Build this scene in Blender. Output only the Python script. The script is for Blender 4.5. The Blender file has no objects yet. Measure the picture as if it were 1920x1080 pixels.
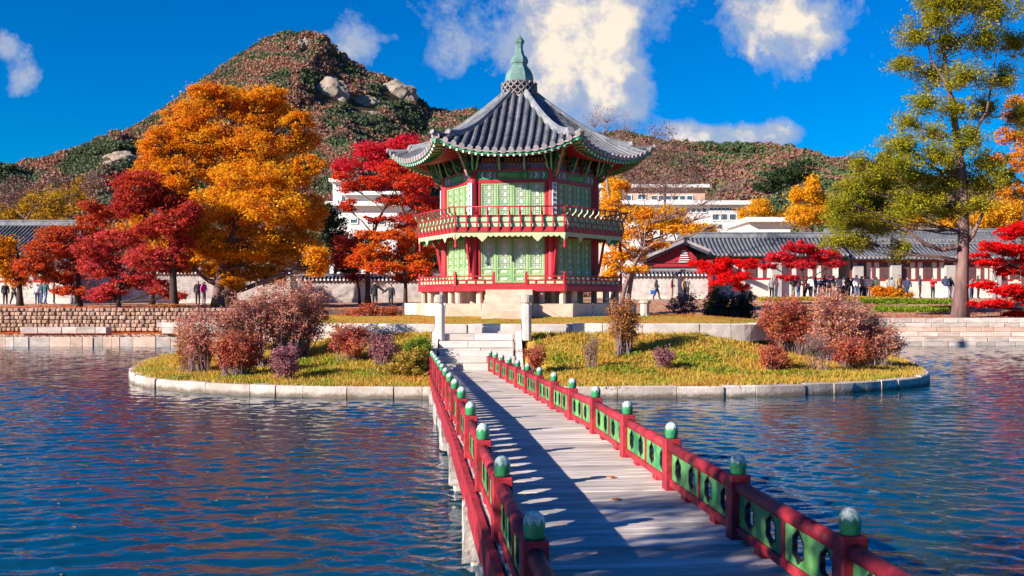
import bpy, bmesh, math, random
import numpy as np
from mathutils import Vector, Matrix, noise as mnoise
from mathutils.geometry import tessellate_polygon
sc = bpy.context.scene
R = math.radians
rng = np.random.default_rng(7)
random.seed(7)

# ------------------------------------------------------------------ camera, light, exposure
CAMZ = 2.70            # eye height above the water
F = 1970.0             # focal length in pixels of a 1920 px wide frame
HV = 556.0             # horizon row
cam_d = bpy.data.cameras.new('camera'); cam = bpy.data.objects.new('camera', cam_d); sc.collection.objects.link(cam)
cam.location = (0, 0, CAMZ); cam.rotation_euler = (R(90), 0, 0)
cam_d.sensor_width = 36.0; cam_d.lens = 36.0 * F / 1920.0
cam_d.shift_y = (HV - 540.0) / 1920.0
cam_d.clip_start = 0.1; cam_d.clip_end = 9000
sc.camera = cam
SUN_EL = 23.5
SUN_AZ = math.atan2(-0.84, -0.545)      # compass-like: x = sin, y = cos
world = bpy.data.worlds.new('World'); sc.world = world; world.use_nodes = True
SKY_STRENGTH = 0.15
sun_d = bpy.data.lights.new('sun', 'SUN'); sun_d.energy = 5.0; sun_d.angle = R(0.5); sun_d.color = (1.0, 0.91, 0.79)
sun = bpy.data.objects.new('sun', sun_d); sc.collection.objects.link(sun)
_sd = Vector((math.sin(SUN_AZ) * math.cos(R(SUN_EL)), math.cos(SUN_AZ) * math.cos(R(SUN_EL)), math.sin(R(SUN_EL))))
sun.rotation_euler = _sd.to_track_quat('Z', 'Y').to_euler(); sun.location = (-30, -20, 40)
sc.view_settings.view_transform = 'Standard'; sc.view_settings.look = 'None'
sc.view_settings.exposure = 1.0; sc.view_settings.gamma = 1.0; sc.view_settings.use_curve_mapping = False
sc.render.engine = 'CYCLES'
sc.cycles.max_bounces = 6; sc.cycles.diffuse_bounces = 3; sc.cycles.glossy_bounces = 3; sc.cycles.transmission_bounces = 3
sc.cycles.transparent_max_bounces = 4; sc.cycles.caustics_reflective = False; sc.cycles.caustics_refractive = False
sc.cycles.use_denoising = True
sc.cycles.sample_clamp_indirect = 6

def build_sky():
    nt = world.node_tree; nt.nodes.clear(); N = nt.nodes.new; L = nt.links.new
    out = N('ShaderNodeOutputWorld'); bg = N('ShaderNodeBackground'); bg.inputs['Strength'].default_value = SKY_STRENGTH
    sky = N('ShaderNodeTexSky'); sky.sky_type = 'NISHITA'; sky.sun_disc = False
    sky.sun_elevation = R(SUN_EL); sky.sun_rotation = SUN_AZ % (2 * math.pi)
    sky.altitude = 0; sky.air_density = 1.0; sky.dust_density = 0.25; sky.ozone_density = 5.0
    hs = N('ShaderNodeHueSaturation'); hs.inputs['Saturation'].default_value = 2.0; hs.inputs['Value'].default_value = 0.46
    hs.inputs['Hue'].default_value = 0.515
    L(sky.outputs[0], hs.inputs['Color'])
    tc = N('ShaderNodeTexCoord')
    def math_(op, a, b=None, c=None, clamp=False):
        n = N('ShaderNodeMath'); n.operation = op; n.use_clamp = clamp
        for i, x in enumerate((a, b, c)):
            if x is None: continue
            if isinstance(x, (int, float)): n.inputs[i].default_value = x
            else: L(x, n.inputs[i])
        return n.outputs[0]
    sep = N('ShaderNodeSeparateXYZ'); L(tc.outputs['Generated'], sep.inputs[0])
    X, Y, Z = sep.outputs
    az = math_('ARCTAN2', X, Y)            # 0 straight north, positive to the east
    el = math_('ARCSINE', Z)
    def nz(scale, detail, rough, off, sx=1.0, sz=1.0):
        mp = N('ShaderNodeMapping'); mp.inputs['Scale'].default_value = (sx, sx, sz); mp.inputs['Location'].default_value = off
        L(tc.outputs['Generated'], mp.inputs[0])
        n = N('ShaderNodeTexNoise'); n.inputs['Scale'].default_value = scale; n.inputs['Detail'].default_value = detail
        n.inputs['Roughness'].default_value = rough; n.inputs['Distortion'].default_value = 0.15
        L(mp.outputs[0], n.inputs['Vector']); return n.outputs['Fac']
    n1 = nz(8, 12, 0.66, (3.1, 1.7, 0.4)); n2 = nz(30, 8, 0.65, (0.3, 9.7, 2.4)); nbig = nz(2.2, 8, 0.55, (5.0, 2.0, 1.0), 1.0, 2.2)
    # cloud banks: azimuth, elevation, half sizes (degrees), density
    def A(u): return math.atan((u - 960) / F)
    def E(u, v): return math.atan((HV - v) / math.hypot(F, u - 960))
    banks = [(1075, 50, 125, 92, 1.6), (1105, 140, 100, 72, 1.55), (1185, 30, 90, 45, .75), (860, 90, 150, 50, .9), (790, 5, 130, 32, 0.7),
             (665, 78, 52, 42, 0.95), (735, 72, 18, 14, .6), (1445, 35, 92, 62, 1.5), (1530, 75, 95, 58, 0.95), 
             (1285, 246, 52, 28, 1.6), (1395, 258, 85, 24, 1.8), (1190, 200, 60, 50, .8), (10, 82, 48, 26, 1.6), (45, 138, 40, 38, 1.2), (30, 172, 34, 30, .8), (400, 110, 50, 20, .2)]
    tot = None
    for (u, v, ru, rv, dn) in banks:
        da = math_('MULTIPLY', math_('SUBTRACT', az, A(u)), F / ru)
        de = math_('MULTIPLY', math_('SUBTRACT', el, E(u, v)), F / rv)
        r2 = math_('ADD', math_('MULTIPLY', da, da), math_('MULTIPLY', de, de))
        g = math_('MULTIPLY', math_('EXPONENT', math_('MULTIPLY', r2, -0.85)), dn)
        tot = g if tot is None else math_('ADD', tot, g)
    # elsewhere round the sky: scattered clouds of the same kind, off the photographed part
    away = math_('SUBTRACT', 1.0, math_('EXPONENT', math_('MULTIPLY', math_('POWER', math_('ABSOLUTE', az), 4.0), -0.5)))
    sc_ = math_('MULTIPLY', math_('MULTIPLY', math_('SUBTRACT', nbig, 0.60), 5.0, clamp=True), away)
    tot = math_('ADD', tot, sc_)
    nn = math_('ADD', math_('MULTIPLY', n1, 0.74), math_('MULTIPLY', n2, 0.26))
    dens = math_('ADD', tot, math_('MULTIPLY', math_('SUBTRACT', nn, 0.53), 6.4))
    mask_src = math_('MULTIPLY', math_('SUBTRACT', dens, 0.34), 1.5, clamp=True)
    gate = math_('MULTIPLY', tot, 3.0, clamp=True)
    mask = math_('MULTIPLY', mask_src, gate)
    mask = math_('MULTIPLY', math_('SMOOTH_MIN', mask, 1.0, 0.3), 0.93)
    n4 = nz(26, 7, .6, (7.3, 2.2, 4.4)); shade = math_('ADD', math_('MULTIPLY', math_('SUBTRACT', math_('ADD', math_('MULTIPLY', n1, .5), math_('MULTIPLY', n4, .5)), .5), 4.2), math_('MULTIPLY', math_('MINIMUM', tot, 1.9), .40), clamp=True)
    cr = N('ShaderNodeValToRGB'); L(shade, cr.inputs[0])
    cr.color_ramp.elements[0].position = 0.1; cr.color_ramp.elements[0].color = (0.9, 1.35, 2.3, 1)
    cr.color_ramp.elements[1].position = 0.95; cr.color_ramp.elements[1].color = (3.9, 3.3, 2.5, 1)
    e = cr.color_ramp.elements.new(0.55); e.color = (1.5, 1.7, 2.15, 1)
    mx = N('ShaderNodeMix'); mx.data_type = 'RGBA'; L(mask, mx.inputs[0]); L(hs.outputs[0], mx.inputs[6]); L(cr.outputs[0], mx.inputs[7])
    L(mx.outputs[2], bg.inputs['Color']); L(bg.outputs[0], out.inputs[0])
build_sky()

# ------------------------------------------------------------------ helpers
def P(u, v, d):
    return Vector(((u - 960.0) / F * d, d, CAMZ + (HV - v) / F * d))
def px(d): return d / F       # metres per photograph pixel at depth d
def tag(o, label=None, cat=None, group=None, kind=None):
    if label: o['label'] = label
    if cat: o['category'] = cat
    if group: o['group'] = group
    if kind: o['kind'] = kind
    return o
def empty(name, loc=(0, 0, 0), rz=0.0, label=None, cat=None, group=None):
    o = bpy.data.objects.new(name, None); sc.collection.objects.link(o)
    o.empty_display_size = 0.3; o.location = loc; o.rotation_euler = (0, 0, rz)
    return tag(o, label, cat, group)
def link(name, me, parent=None, loc=(0, 0, 0), rz=0.0, kind=None, rot=None, scale=None):
    o = bpy.data.objects.new(name, me); sc.collection.objects.link(o)
    if parent is not None: o.parent = parent
    o.location = loc; o.rotation_euler = rot if rot is not None else (0, 0, rz)
    if scale is not None: o.scale = scale
    if kind: o['kind'] = kind
    return o
def np_mesh(name, V, Fa, mat, smooth=False):
    """V (n,3), Fa (m,k) equal sized faces -> mesh, fast"""
    me = bpy.data.meshes.new(name); V = np.asarray(V, np.float32); Fa = np.asarray(Fa, np.int32)
    n, (m, k) = len(V), Fa.shape
    me.vertices.add(n); me.vertices.foreach_set('co', V.ravel())
    me.loops.add(m * k); me.loops.foreach_set('vertex_index', Fa.ravel())
    me.polygons.add(m); me.polygons.foreach_set('loop_start', np.arange(0, m * k, k, dtype=np.int32))
    me.polygons.foreach_set('loop_total', np.full(m, k, np.int32))
    if smooth: me.polygons.foreach_set('use_smooth', np.ones(m, bool))
    me.update(calc_edges=True); me.materials.append(mat); return me

class MB:
    def __init__(s): s.v = []; s.f = []
    def add(s, vs, fs):
        b = len(s.v); s.v += [tuple(x) for x in vs]; s.f += [tuple(i + b for i in f) for f in fs]; return s
    def box(s, c, d, rz=0.0, M=None):
        hx, hy, hz = d[0] / 2, d[1] / 2, d[2] / 2; cs, sn = math.cos(rz), math.sin(rz); vs = []
        for z in (-hz, hz):
            for x, y in ((-hx, -hy), (hx, -hy), (hx, hy), (-hx, hy)):
                vs.append(Vector((c[0] + x * cs - y * sn, c[1] + x * sn + y * cs, c[2] + z)))
        if M: vs = [M @ v for v in vs]
        return s.add(vs, [(3, 2, 1, 0), (4, 5, 6, 7), (0, 1, 5, 4), (1, 2, 6, 5), (2, 3, 7, 6), (3, 0, 4, 7)])
    def bar(s, a, b, w, h=None, up=(0, 0, 1)):
        a, b = Vector(a), Vector(b); h = w if h is None else h; t = (b - a).normalized(); up = Vector(up)
        if abs(t.dot(up)) > .98: up = Vector((1, 0, 0))
        sx = t.cross(up).normalized() * w / 2; sy = sx.cross(t).normalized() * h / 2
        vs = [p + i * sx + j * sy for p in (a, b) for i, j in ((-1, -1), (1, -1), (1, 1), (-1, 1))]
        return s.add(vs, [(0, 1, 2, 3), (7, 6, 5, 4), (0, 4, 5, 1), (1, 5, 6, 2), (2, 6, 7, 3), (3, 7, 4, 0)])
    def tube(s, pts, rad, n=6, cap=True):
        pts = [Vector(p) for p in pts]; m = len(pts)
        if not hasattr(rad, '__len__'): rad = [rad] * m
        t0 = (pts[1] - pts[0]).normalized(); u = t0.orthogonal().normalized(); vs = []
        for i, p in enumerate(pts):
            t = (pts[min(i + 1, m - 1)] - pts[max(i - 1, 0)])
            t = t.normalized() if t.length > 1e-9 else t0
            u = (u - t * u.dot(t)); u = u.normalized() if u.length > 1e-6 else t.orthogonal().normalized(); w = t.cross(u)
            for k in range(n):
                a = 2 * math.pi * k / n; vs.append(p + (u * math.cos(a) + w * math.sin(a)) * rad[i])
        fs = [(i * n + k, i * n + (k + 1) % n, (i + 1) * n + (k + 1) % n, (i + 1) * n + k) for i in range(m - 1) for k in range(n)]
        if cap: fs += [tuple(reversed(range(n))), tuple((m - 1) * n + k for k in range(n))]
        return s.add(vs, fs)
    def lathe(s, prof, n=16, c=(0, 0, 0), ph=0.0):
        vs = []; m = len(prof)
        for r, z in prof:
            for k in range(n):
                a = 2 * math.pi * k / n + ph; vs.append((c[0] + r * math.cos(a), c[1] + r * math.sin(a), c[2] + z))
        fs = [(i * n + k, i * n + (k + 1) % n, (i + 1) * n + (k + 1) % n, (i + 1) * n + k) for i in range(m - 1) for k in range(n)]
        fs += [tuple(reversed(range(n))), tuple((m - 1) * n + k for k in range(n))]
        return s.add(vs, fs)
    def prism(s, poly, y0, y1, holes=(), M=None):
        """poly in XZ extruded along Y, with holes"""
        loops = [list(poly)] + [list(h) for h in holes]
        tri = tessellate_polygon([[Vector((x, z, 0)) for x, z in l] for l in loops])
        flat = [p for l in loops for p in l]; n = len(flat)
        vs = [Vector((x, y0, z)) for x, z in flat] + [Vector((x, y1, z)) for x, z in flat]
        if M: vs = [M @ v for v in vs]
        fs = [tuple(t) for t in tri] + [tuple(i + n for i in reversed(t)) for t in tri]
        o = 0
        for l in loops:
            m = len(l)
            for i in range(m): fs.append((o + i, o + (i + 1) % m, o + (i + 1) % m + n, o + i + n))
            o += m
        return s.add(vs, fs)
    def mesh(s, name, mat, smooth=False, bevel=0.0, fix=True):
        me = bpy.data.meshes.new(name); me.from_pydata(s.v, [], s.f); me.update()
        if fix or bevel:
            bm = bmesh.new(); bm.from_mesh(me)
            if bevel: bmesh.ops.bevel(bm, geom=bm.edges[:], offset=bevel, segments=1, affect='EDGES', clamp_overlap=True)
            bmesh.ops.recalc_face_normals(bm, faces=bm.faces[:]); bm.to_mesh(me); bm.free()
        if smooth:
            me.polygons.foreach_set('use_smooth', np.ones(len(me.polygons), bool))
        me.materials.append(mat); return me
    def build(s, name, mat, parent=None, loc=(0, 0, 0), rz=0.0, smooth=False, bevel=0.0, kind=None):
        return link(name, s.mesh(name, mat, smooth, bevel), parent, loc, rz, kind)

# ------------------------------------------------------------------ materials
def mat_new(name):
    m = bpy.data.materials.new(name); m.use_nodes = True; nt = m.node_tree; nt.nodes.clear(); return m, nt, nt.nodes.new, nt.links.new
def paint(name, c1, c2=None, rough=.6, scale=3.0, bump=.15, bscale=20.0, spec=.4, stretch=(1, 1, 1), obj_rand=0.0, detail=6, c3=None, c3amt=.5, metallic=0.0, ramp=(.35, .65)):
    """two-tone noise coloured surface, fine bump, optional third tone as wear and a tone shift per object"""
    m, nt, N, L = mat_new(name); c2 = c2 or tuple(x * .7 for x in c1)
    out = N('ShaderNodeOutputMaterial'); b = N('ShaderNodeBsdfPrincipled'); L(b.outputs[0], out.inputs[0])
    b.inputs['Roughness'].default_value = rough; b.inputs['Specular IOR Level'].default_value = spec; b.inputs['Metallic'].default_value = metallic
    tc = N('ShaderNodeTexCoord'); mp = N('ShaderNodeMapping'); mp.inputs['Scale'].default_value = stretch; L(tc.outputs['Object'], mp.inputs[0])
    oi = N('ShaderNodeObjectInfo'); va = N('ShaderNodeVectorMath'); va.operation = 'ADD'
    sclr = N('ShaderNodeMath'); sclr.operation = 'MULTIPLY'; sclr.inputs[1].default_value = 37.0; L(oi.outputs['Random'], sclr.inputs[0])
    L(mp.outputs[0], va.inputs[0]); L(sclr.outputs[0], va.inputs[1])
    n = N('ShaderNodeTexNoise'); n.inputs['Scale'].default_value = scale; n.inputs['Detail'].default_value = detail; n.inputs['Roughness'].default_value = .6; L(va.outputs[0], n.inputs[0])
    cr = N('ShaderNodeValToRGB'); L(n.outputs['Fac'], cr.inputs[0])
    cr.color_ramp.elements[0].position = ramp[0]; cr.color_ramp.elements[0].color = (*c2, 1)
    cr.color_ramp.elements[1].position = ramp[1]; cr.color_ramp.elements[1].color = (*c1, 1)
    col = cr.outputs[0]
    if c3:
        n3 = N('ShaderNodeTexNoise'); n3.inputs['Scale'].default_value = scale * 3.7; n3.inputs['Detail'].default_value = 8; n3.inputs['Roughness'].default_value = .7; L(va.outputs[0], n3.inputs[0])
        c3r = N('ShaderNodeMapRange'); c3r.inputs['From Min'].default_value = .56; c3r.inputs['From Max'].default_value = .68; c3r.inputs['To Max'].default_value = c3amt; L(n3.outputs['Fac'], c3r.inputs[0])
        mx = N('ShaderNodeMix'); mx.data_type = 'RGBA'; L(c3r.outputs[0], mx.inputs[0]); L(col, mx.inputs[6]); mx.inputs[7].default_value = (*c3, 1); col = mx.outputs[2]
    if obj_rand:
        mr = N('ShaderNodeMapRange'); mr.inputs['To Min'].default_value = 1 - obj_rand; mr.inputs['To Max'].default_value = 1 + obj_rand; L(oi.outputs['Random'], mr.inputs[0])
        hs = N('ShaderNodeHueSaturation'); L(mr.outputs[0], hs.inputs['Value']); L(col, hs.inputs['Color']); col = hs.outputs[0]
    L(col, b.inputs['Base Color'])
    if bump:
        nb = N('ShaderNodeTexNoise'); nb.inputs['Scale'].default_value = bscale; nb.inputs['Detail'].default_value = 6; L(va.outputs[0], nb.inputs[0])
        bp = N('ShaderNodeBump'); bp.inputs['Strength'].default_value = bump; bp.inputs['Distance'].default_value = .02; L(nb.outputs['Fac'], bp.inputs['Height']); L(bp.outputs[0], b.inputs['Normal'])
    return m
def leafmat(name, cols, trans=.45, nscale=.8, rough=.55, far=False):
    """leaf colours vary per leaf and in broad patches"""
    m, nt, N, L = mat_new(name); out = N('ShaderNodeOutputMaterial')
    geo = N('ShaderNodeNewGeometry'); tc = N('ShaderNodeTexCoord')
    n = N('ShaderNodeTexNoise'); n.inputs['Scale'].default_value = nscale; n.inputs['Detail'].default_value = 6 if far else 3; L(geo.outputs['Position'] if far else tc.outputs['Object'], n.inputs[0]); oi = N('ShaderNodeObjectInfo')
    mr = N('ShaderNodeMapRange'); mr.inputs['From Min'].default_value = .40 if far else .3; mr.inputs['From Max'].default_value = .60 if far else .7; mr.inputs['To Max'].default_value = .84 if far else .65; L(n.outputs['Fac'], mr.inputs[0])
    ad = N('ShaderNodeMath'); ad.operation = 'MULTIPLY_ADD'; ad.inputs[1].default_value = .16 if far else .38; L(oi.outputs['Random'] if far else geo.outputs['Random Per Island'], ad.inputs[0]); L(mr.outputs[0], ad.inputs[2])
    cr = N('ShaderNodeValToRGB'); L(ad.outputs[0], cr.inputs[0]); k = len(cols)
    cr.color_ramp.elements[0].color = (*cols[0], 1); cr.color_ramp.elements[1].color = (*cols[-1], 1)
    for i in range(1, k - 1):
        e = cr.color_ramp.elements.new(i / (k - 1)); e.color = (*cols[i], 1)
    d = N('ShaderNodeBsdfPrincipled'); d.inputs['Roughness'].default_value = rough; d.inputs['Specular IOR Level'].default_value = .25; L(cr.outputs[0], d.inputs['Base Color'])
    t = N('ShaderNodeBsdfTranslucent'); L(cr.outputs[0], t.inputs[0])
    mx = N('ShaderNodeMixShader'); mx.inputs[0].default_value = trans; L(d.outputs[0], mx.inputs[1]); L(t.outputs[0], mx.inputs[2]); L(mx.outputs[0], out.inputs[0])
    return m
def objcol(name, rough=.8):
    m, nt, N, L = mat_new(name); out = N('ShaderNodeOutputMaterial'); b = N('ShaderNodeBsdfPrincipled'); L(b.outputs[0], out.inputs[0]); b.inputs['Roughness'].default_value = rough
    oi = N('ShaderNodeObjectInfo'); n = N('ShaderNodeTexNoise'); n.inputs['Scale'].default_value = 9; tc = N('ShaderNodeTexCoord'); L(tc.outputs['Object'], n.inputs[0])
    mr = N('ShaderNodeMapRange'); mr.inputs['To Min'].default_value = .7; mr.inputs['To Max'].default_value = 1.3; L(n.outputs['Fac'], mr.inputs[0])
    hs = N('ShaderNodeHueSaturation'); L(oi.outputs['Color'], hs.inputs['Color']); L(mr.outputs[0], hs.inputs['Value']); L(hs.outputs[0], b.inputs['Base Color']); return m
def brickmat(name, c1, c2, mortar, w, h, bump=.5, mort=.02):
    m, nt, N, L = mat_new(name); out = N('ShaderNodeOutputMaterial'); b = N('ShaderNodeBsdfPrincipled'); L(b.outputs[0], out.inputs[0]); b.inputs['Roughness'].default_value = .85
    tc = N('ShaderNodeTexCoord'); mp = N('ShaderNodeMapping'); mp.inputs['Rotation'].default_value = (R(90), 0, 0); L(tc.outputs['Object'], mp.inputs[0])
    br = N('ShaderNodeTexBrick'); br.inputs['Scale'].default_value = 1; br.inputs['Brick Width'].default_value = w; br.inputs['Row Height'].default_value = h; br.inputs['Mortar Size'].default_value = mort
    br.inputs['Color1'].default_value = (*c1, 1); br.inputs['Color2'].default_value = (*c2, 1); br.inputs['Mortar'].default_value = (*mortar, 1); br.inputs['Mortar Smooth'].default_value = .1
    L(mp.outputs[0], br.inputs[0])
    n = N('ShaderNodeTexNoise'); n.inputs['Scale'].default_value = 2.5; n.inputs['Detail'].default_value = 8; L(tc.outputs['Object'], n.inputs[0])
    mr = N('ShaderNodeMapRange'); mr.inputs['From Min'].default_value = .3; mr.inputs['From Max'].default_value = .7; mr.inputs['To Min'].default_value = .7; mr.inputs['To Max'].default_value = 1.2; L(n.outputs['Fac'], mr.inputs[0])
    hs = N('ShaderNodeHueSaturation'); L(br.outputs[0], hs.inputs['Color']); L(mr.outputs[0], hs.inputs['Value']); L(hs.outputs[0], b.inputs['Base Color'])
    bp = N('ShaderNodeBump'); bp.inputs['Strength'].default_value = bump; bp.inputs['Distance'].default_value = .02; bp.invert = True; L(br.outputs['Fac'], bp.inputs['Height']); L(bp.outputs[0], b.inputs['Normal'])
    return m

M = {}
M['red'] = paint('red_paint', (.42, .028, .042), (.25, .016, .027), .6, 4.0, .5, 18, .3, obj_rand=.2, c3=(.16, .07, .06), c3amt=.8, ramp=(.42, .58))
M['redpav'] = paint('red_column_paint', (.44, .022, .036), (.34, .016, .026), .5, 1.2, .08, 30)
M['green'] = paint('green_panel_paint', (.17, .42, .12), (.012, .17, .075), .6, 3.2, .3, 22, .3, obj_rand=.2, ramp=(.36, .64), c3=(.06, .10, .05), c3amt=.5)
M['teal'] = paint('green_beam_paint', (.03, .30, .13), (.015, .20, .10), .5, 3, .1)
M['lattice'] = paint('pale_green_lattice_paint', (.34, .48, .22), (.22, .38, .17), .55, 2.5, .08)
M['paper'] = paint('door_paper', (.80, .80, .70), (.62, .66, .58), .9, 2, .05)
M['cream'] = paint('cream_trim_paint', (.50, .52, .31), (.38, .44, .26), .6, 3, .08)
M['mint'] = paint('pale_mint_paint', (.46, .60, .38), (.26, .46, .27), .6, 3, .05)
M['white'] = paint('white_paint', (.82, .80, .78), (.7, .68, .66), .7, 1, .05)
M['black'] = paint('black_paint', (.015, .014, .015), (.02, .02, .02), .5, 3, .05)
M['ink'] = paint('blue_black_ink', (.03, .05, .13), (.02, .03, .08), .5, 3, .0)
M['orange'] = paint('orange_paint', (.70, .22, .03), (.55, .15, .02), .5, 8, .05)
M['pink'] = paint('pink_paint', (.72, .30, .28), (.6, .2, .2), .5, 8, .05)
M['purple'] = paint('violet_painted_board', (.30, .22, .62), (.10, .07, .25), .6, 9, .05, c3=(.6, .4, .6), c3amt=.6)
M['blue'] = paint('blue_paint', (.08, .22, .60), (.06, .15, .45), .5, 8, .05)
M['tile'] = paint('grey_roof_tile', (.16, .165, .185), (.07, .074, .09), .6, 1.3, .3, 14, .5, obj_rand=.18, c3=(.34, .30, .26), c3amt=.5)
M['pan'] = paint('dark_pan_tile', (.06, .07, .10), (.035, .042, .062), .65, 2.5, .25, 12, .5, c3=(.16, .16, .16), c3amt=.5)
M['mortar'] = paint('tile_end_plaster', (.40, .34, .35), (.24, .215, .23), .8, 3, .3, 20, obj_rand=.15)
M['ridge'] = paint('ridge_tile', (.26, .27, .29), (.12, .13, .15), .7, 2.0, .4, 9, c3=(.45, .42, .4), c3amt=.6)
M['patina'] = paint('verdigris_bronze', (.17, .28, .25), (.09, .18, .16), .45, 2.2, .1, 15, .6, c3=(.45, .55, .48), c3amt=.4)
M['soffit'] = paint('ochre_soffit_board', (.50, .36, .20), (.36, .22, .12), .7, 4, .1)
M['granite'] = paint('pale_granite', (.62, .52, .46), (.42, .34, .30), .85, 1.6, .6, 16, .3, obj_rand=.24, c3=(.30, .22, .18), c3amt=.55)
M['granite_w'] = paint('white_granite', (.68, .60, .54), (.52, .45, .41), .85, 1.6, .5, 18, .3, obj_rand=.16, c3=(.42, .36, .32), c3amt=.35)
M['granite_p'] = paint('pink_granite', (.66, .46, .36), (.50, .33, .25), .85, 2, .4, 22, .3, obj_rand=.15, c3=(.3, .2, .16), c3amt=.5)
def stained(name, c1, c2, z0=.04, z1=.16):
    m = paint(name, c1, c2, .85, 1.6, .6, 14, .3, obj_rand=.26, c3=(.26, .19, .15), c3amt=.7); nt = m.node_tree; N = nt.nodes.new; L = nt.links.new
    b = [n for n in nt.nodes if n.type == 'BSDF_PRINCIPLED'][0]; src = b.inputs['Base Color'].links[0].from_socket; tc = N('ShaderNodeTexCoord'); sp = N('ShaderNodeSeparateXYZ'); L(tc.outputs['Object'], sp.inputs[0])
    n = N('ShaderNodeTexNoise'); n.inputs['Scale'].default_value = 5; n.inputs['Detail'].default_value = 6; L(tc.outputs['Object'], n.inputs[0])
    a = N('ShaderNodeMath'); a.operation = 'MULTIPLY_ADD'; a.inputs[1].default_value = -.22; L(n.outputs['Fac'], a.inputs[0]); L(sp.outputs[2], a.inputs[2])
    mr = N('ShaderNodeMapRange'); mr.inputs['From Min'].default_value = z0 - .11; mr.inputs['From Max'].default_value = z1 - .11; mr.inputs['To Min'].default_value = .85; mr.inputs['To Max'].default_value = 0; L(a.outputs[0], mr.inputs[0])
    mx = N('ShaderNodeMix'); mx.data_type = 'RGBA'; L(mr.outputs[0], mx.inputs[0]); L(src, mx.inputs[6]); mx.inputs[7].default_value = (.10, .075, .05, 1); L(mx.outputs[2], b.inputs['Base Color']); return m
M['kerb'] = stained('water_stained_kerb_granite', (.64, .54, .47), (.44, .35, .30))
M['rough'] = paint('rough_hewn_granite', (.50, .44, .40), (.24, .20, .18), .95, 6, 1.0, 14, .2, c3=(.12, .1, .09), c3amt=.7)
M['field'] = paint('field_stone', (.52, .34, .25), (.32, .20, .15), .95, 2.5, .8, 14, .2, obj_rand=.3, c3=(.2, .13, .1), c3amt=.6)
M['mortar_dark'] = paint('wall_core', (.14, .09, .07), (.09, .06, .05), .95, 4, .5)
M['bark'] = paint('dark_bark', (.085, .055, .045), (.035, .022, .02), .95, 2.5, 1.0, 12, .2, stretch=(1, 1, .25))
M['bark_r'] = paint('red_brown_bark', (.26, .15, .13), (.10, .06, .06), .95, 2.5, 1.0, 10, .2, stretch=(1, 1, .2))
M['bark_p'] = paint('purple_grey_bark', (.30, .20, .19), (.16, .10, .10), .95, 3, .8, 10, .2, stretch=(1, 1, .3))
M['twig'] = paint('pale_twig', (.34, .23, .21), (.20, .13, .12), .9, 3, .3, 10)
M['whitewash'] = paint('whitewashed_wall', (.70, .62, .56), (.58, .50, .45), .9, .8, .15, 10)
M['winwood'] = paint('maroon_window_wood', (.20, .045, .04), (.12, .03, .03), .6, 3, .1)
M['winpane'] = paint('dark_paper_pane', (.12, .07, .07), (.07, .05, .06), .6, 2, .05)
M['pilaster'] = paint('grey_stone_pilaster', (.42, .38, .36), (.34, .31, .30), .9, 2, .3)
M['glass'] = paint('blue_grey_window_glass', (.07, .13, .18), (.04, .08, .12), .12, .6, .0, spec=.8)
M['salmon'] = paint('salmon_render', (.62, .40, .30), (.55, .34, .25), .85, .3, .05)
M['concrete'] = paint('white_rendered_concrete', (.78, .76, .74), (.68, .66, .64), .8, .2, .05)
M['dirt'] = paint('trodden_leafy_earth', (.46, .30, .21), (.34, .20, .13), .95, .5, .4, 8, .2, c3=(.40, .13, .05), c3amt=.6)
M['dirt_grey'] = paint('pale_gravel', (.5, .44, .38), (.4, .34, .3), .95, .6, .3, 8)
M['skin'] = paint('skin', (.55, .34, .25), (.5, .3, .22), .6, 4, .0)
M['hair'] = paint('black_hair', (.02, .016, .015), (.03, .02, .018), .5, 9, .2)
M['cloth'] = objcol('clothing_cloth')

def dancheong():
    m, nt, N, L = mat_new('many_coloured_bracket_paint'); out = N('ShaderNodeOutputMaterial'); b = N('ShaderNodeBsdfPrincipled'); L(b.outputs[0], out.inputs[0]); b.inputs['Roughness'].default_value = .55
    tc = N('ShaderNodeTexCoord'); v = N('ShaderNodeTexVoronoi'); v.inputs['Scale'].default_value = 11; L(tc.outputs['Object'], v.inputs[0]); cr = N('ShaderNodeValToRGB'); cr.color_ramp.interpolation = 'CONSTANT'
    s = N('ShaderNodeSeparateColor'); L(v.outputs['Color'], s.inputs[0]); L(s.outputs[0], cr.inputs[0]); E = cr.color_ramp.elements; E[0].color = (.012, .10, .06, 1); E[1].position = .93; E[1].color = (.6, .6, .5, 1)
    for p, c in ((.3, (.03, .26, .12)), (.5, (.015, .15, .08)), (.68, (.12, .36, .18)), (.78, (.45, .10, .09)), (.86, (.25, .04, .04))): e = E.new(p); e.color = (*c, 1)
    L(cr.outputs[0], b.inputs['Base Color']); return m
M['dan'] = dancheong()
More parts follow.
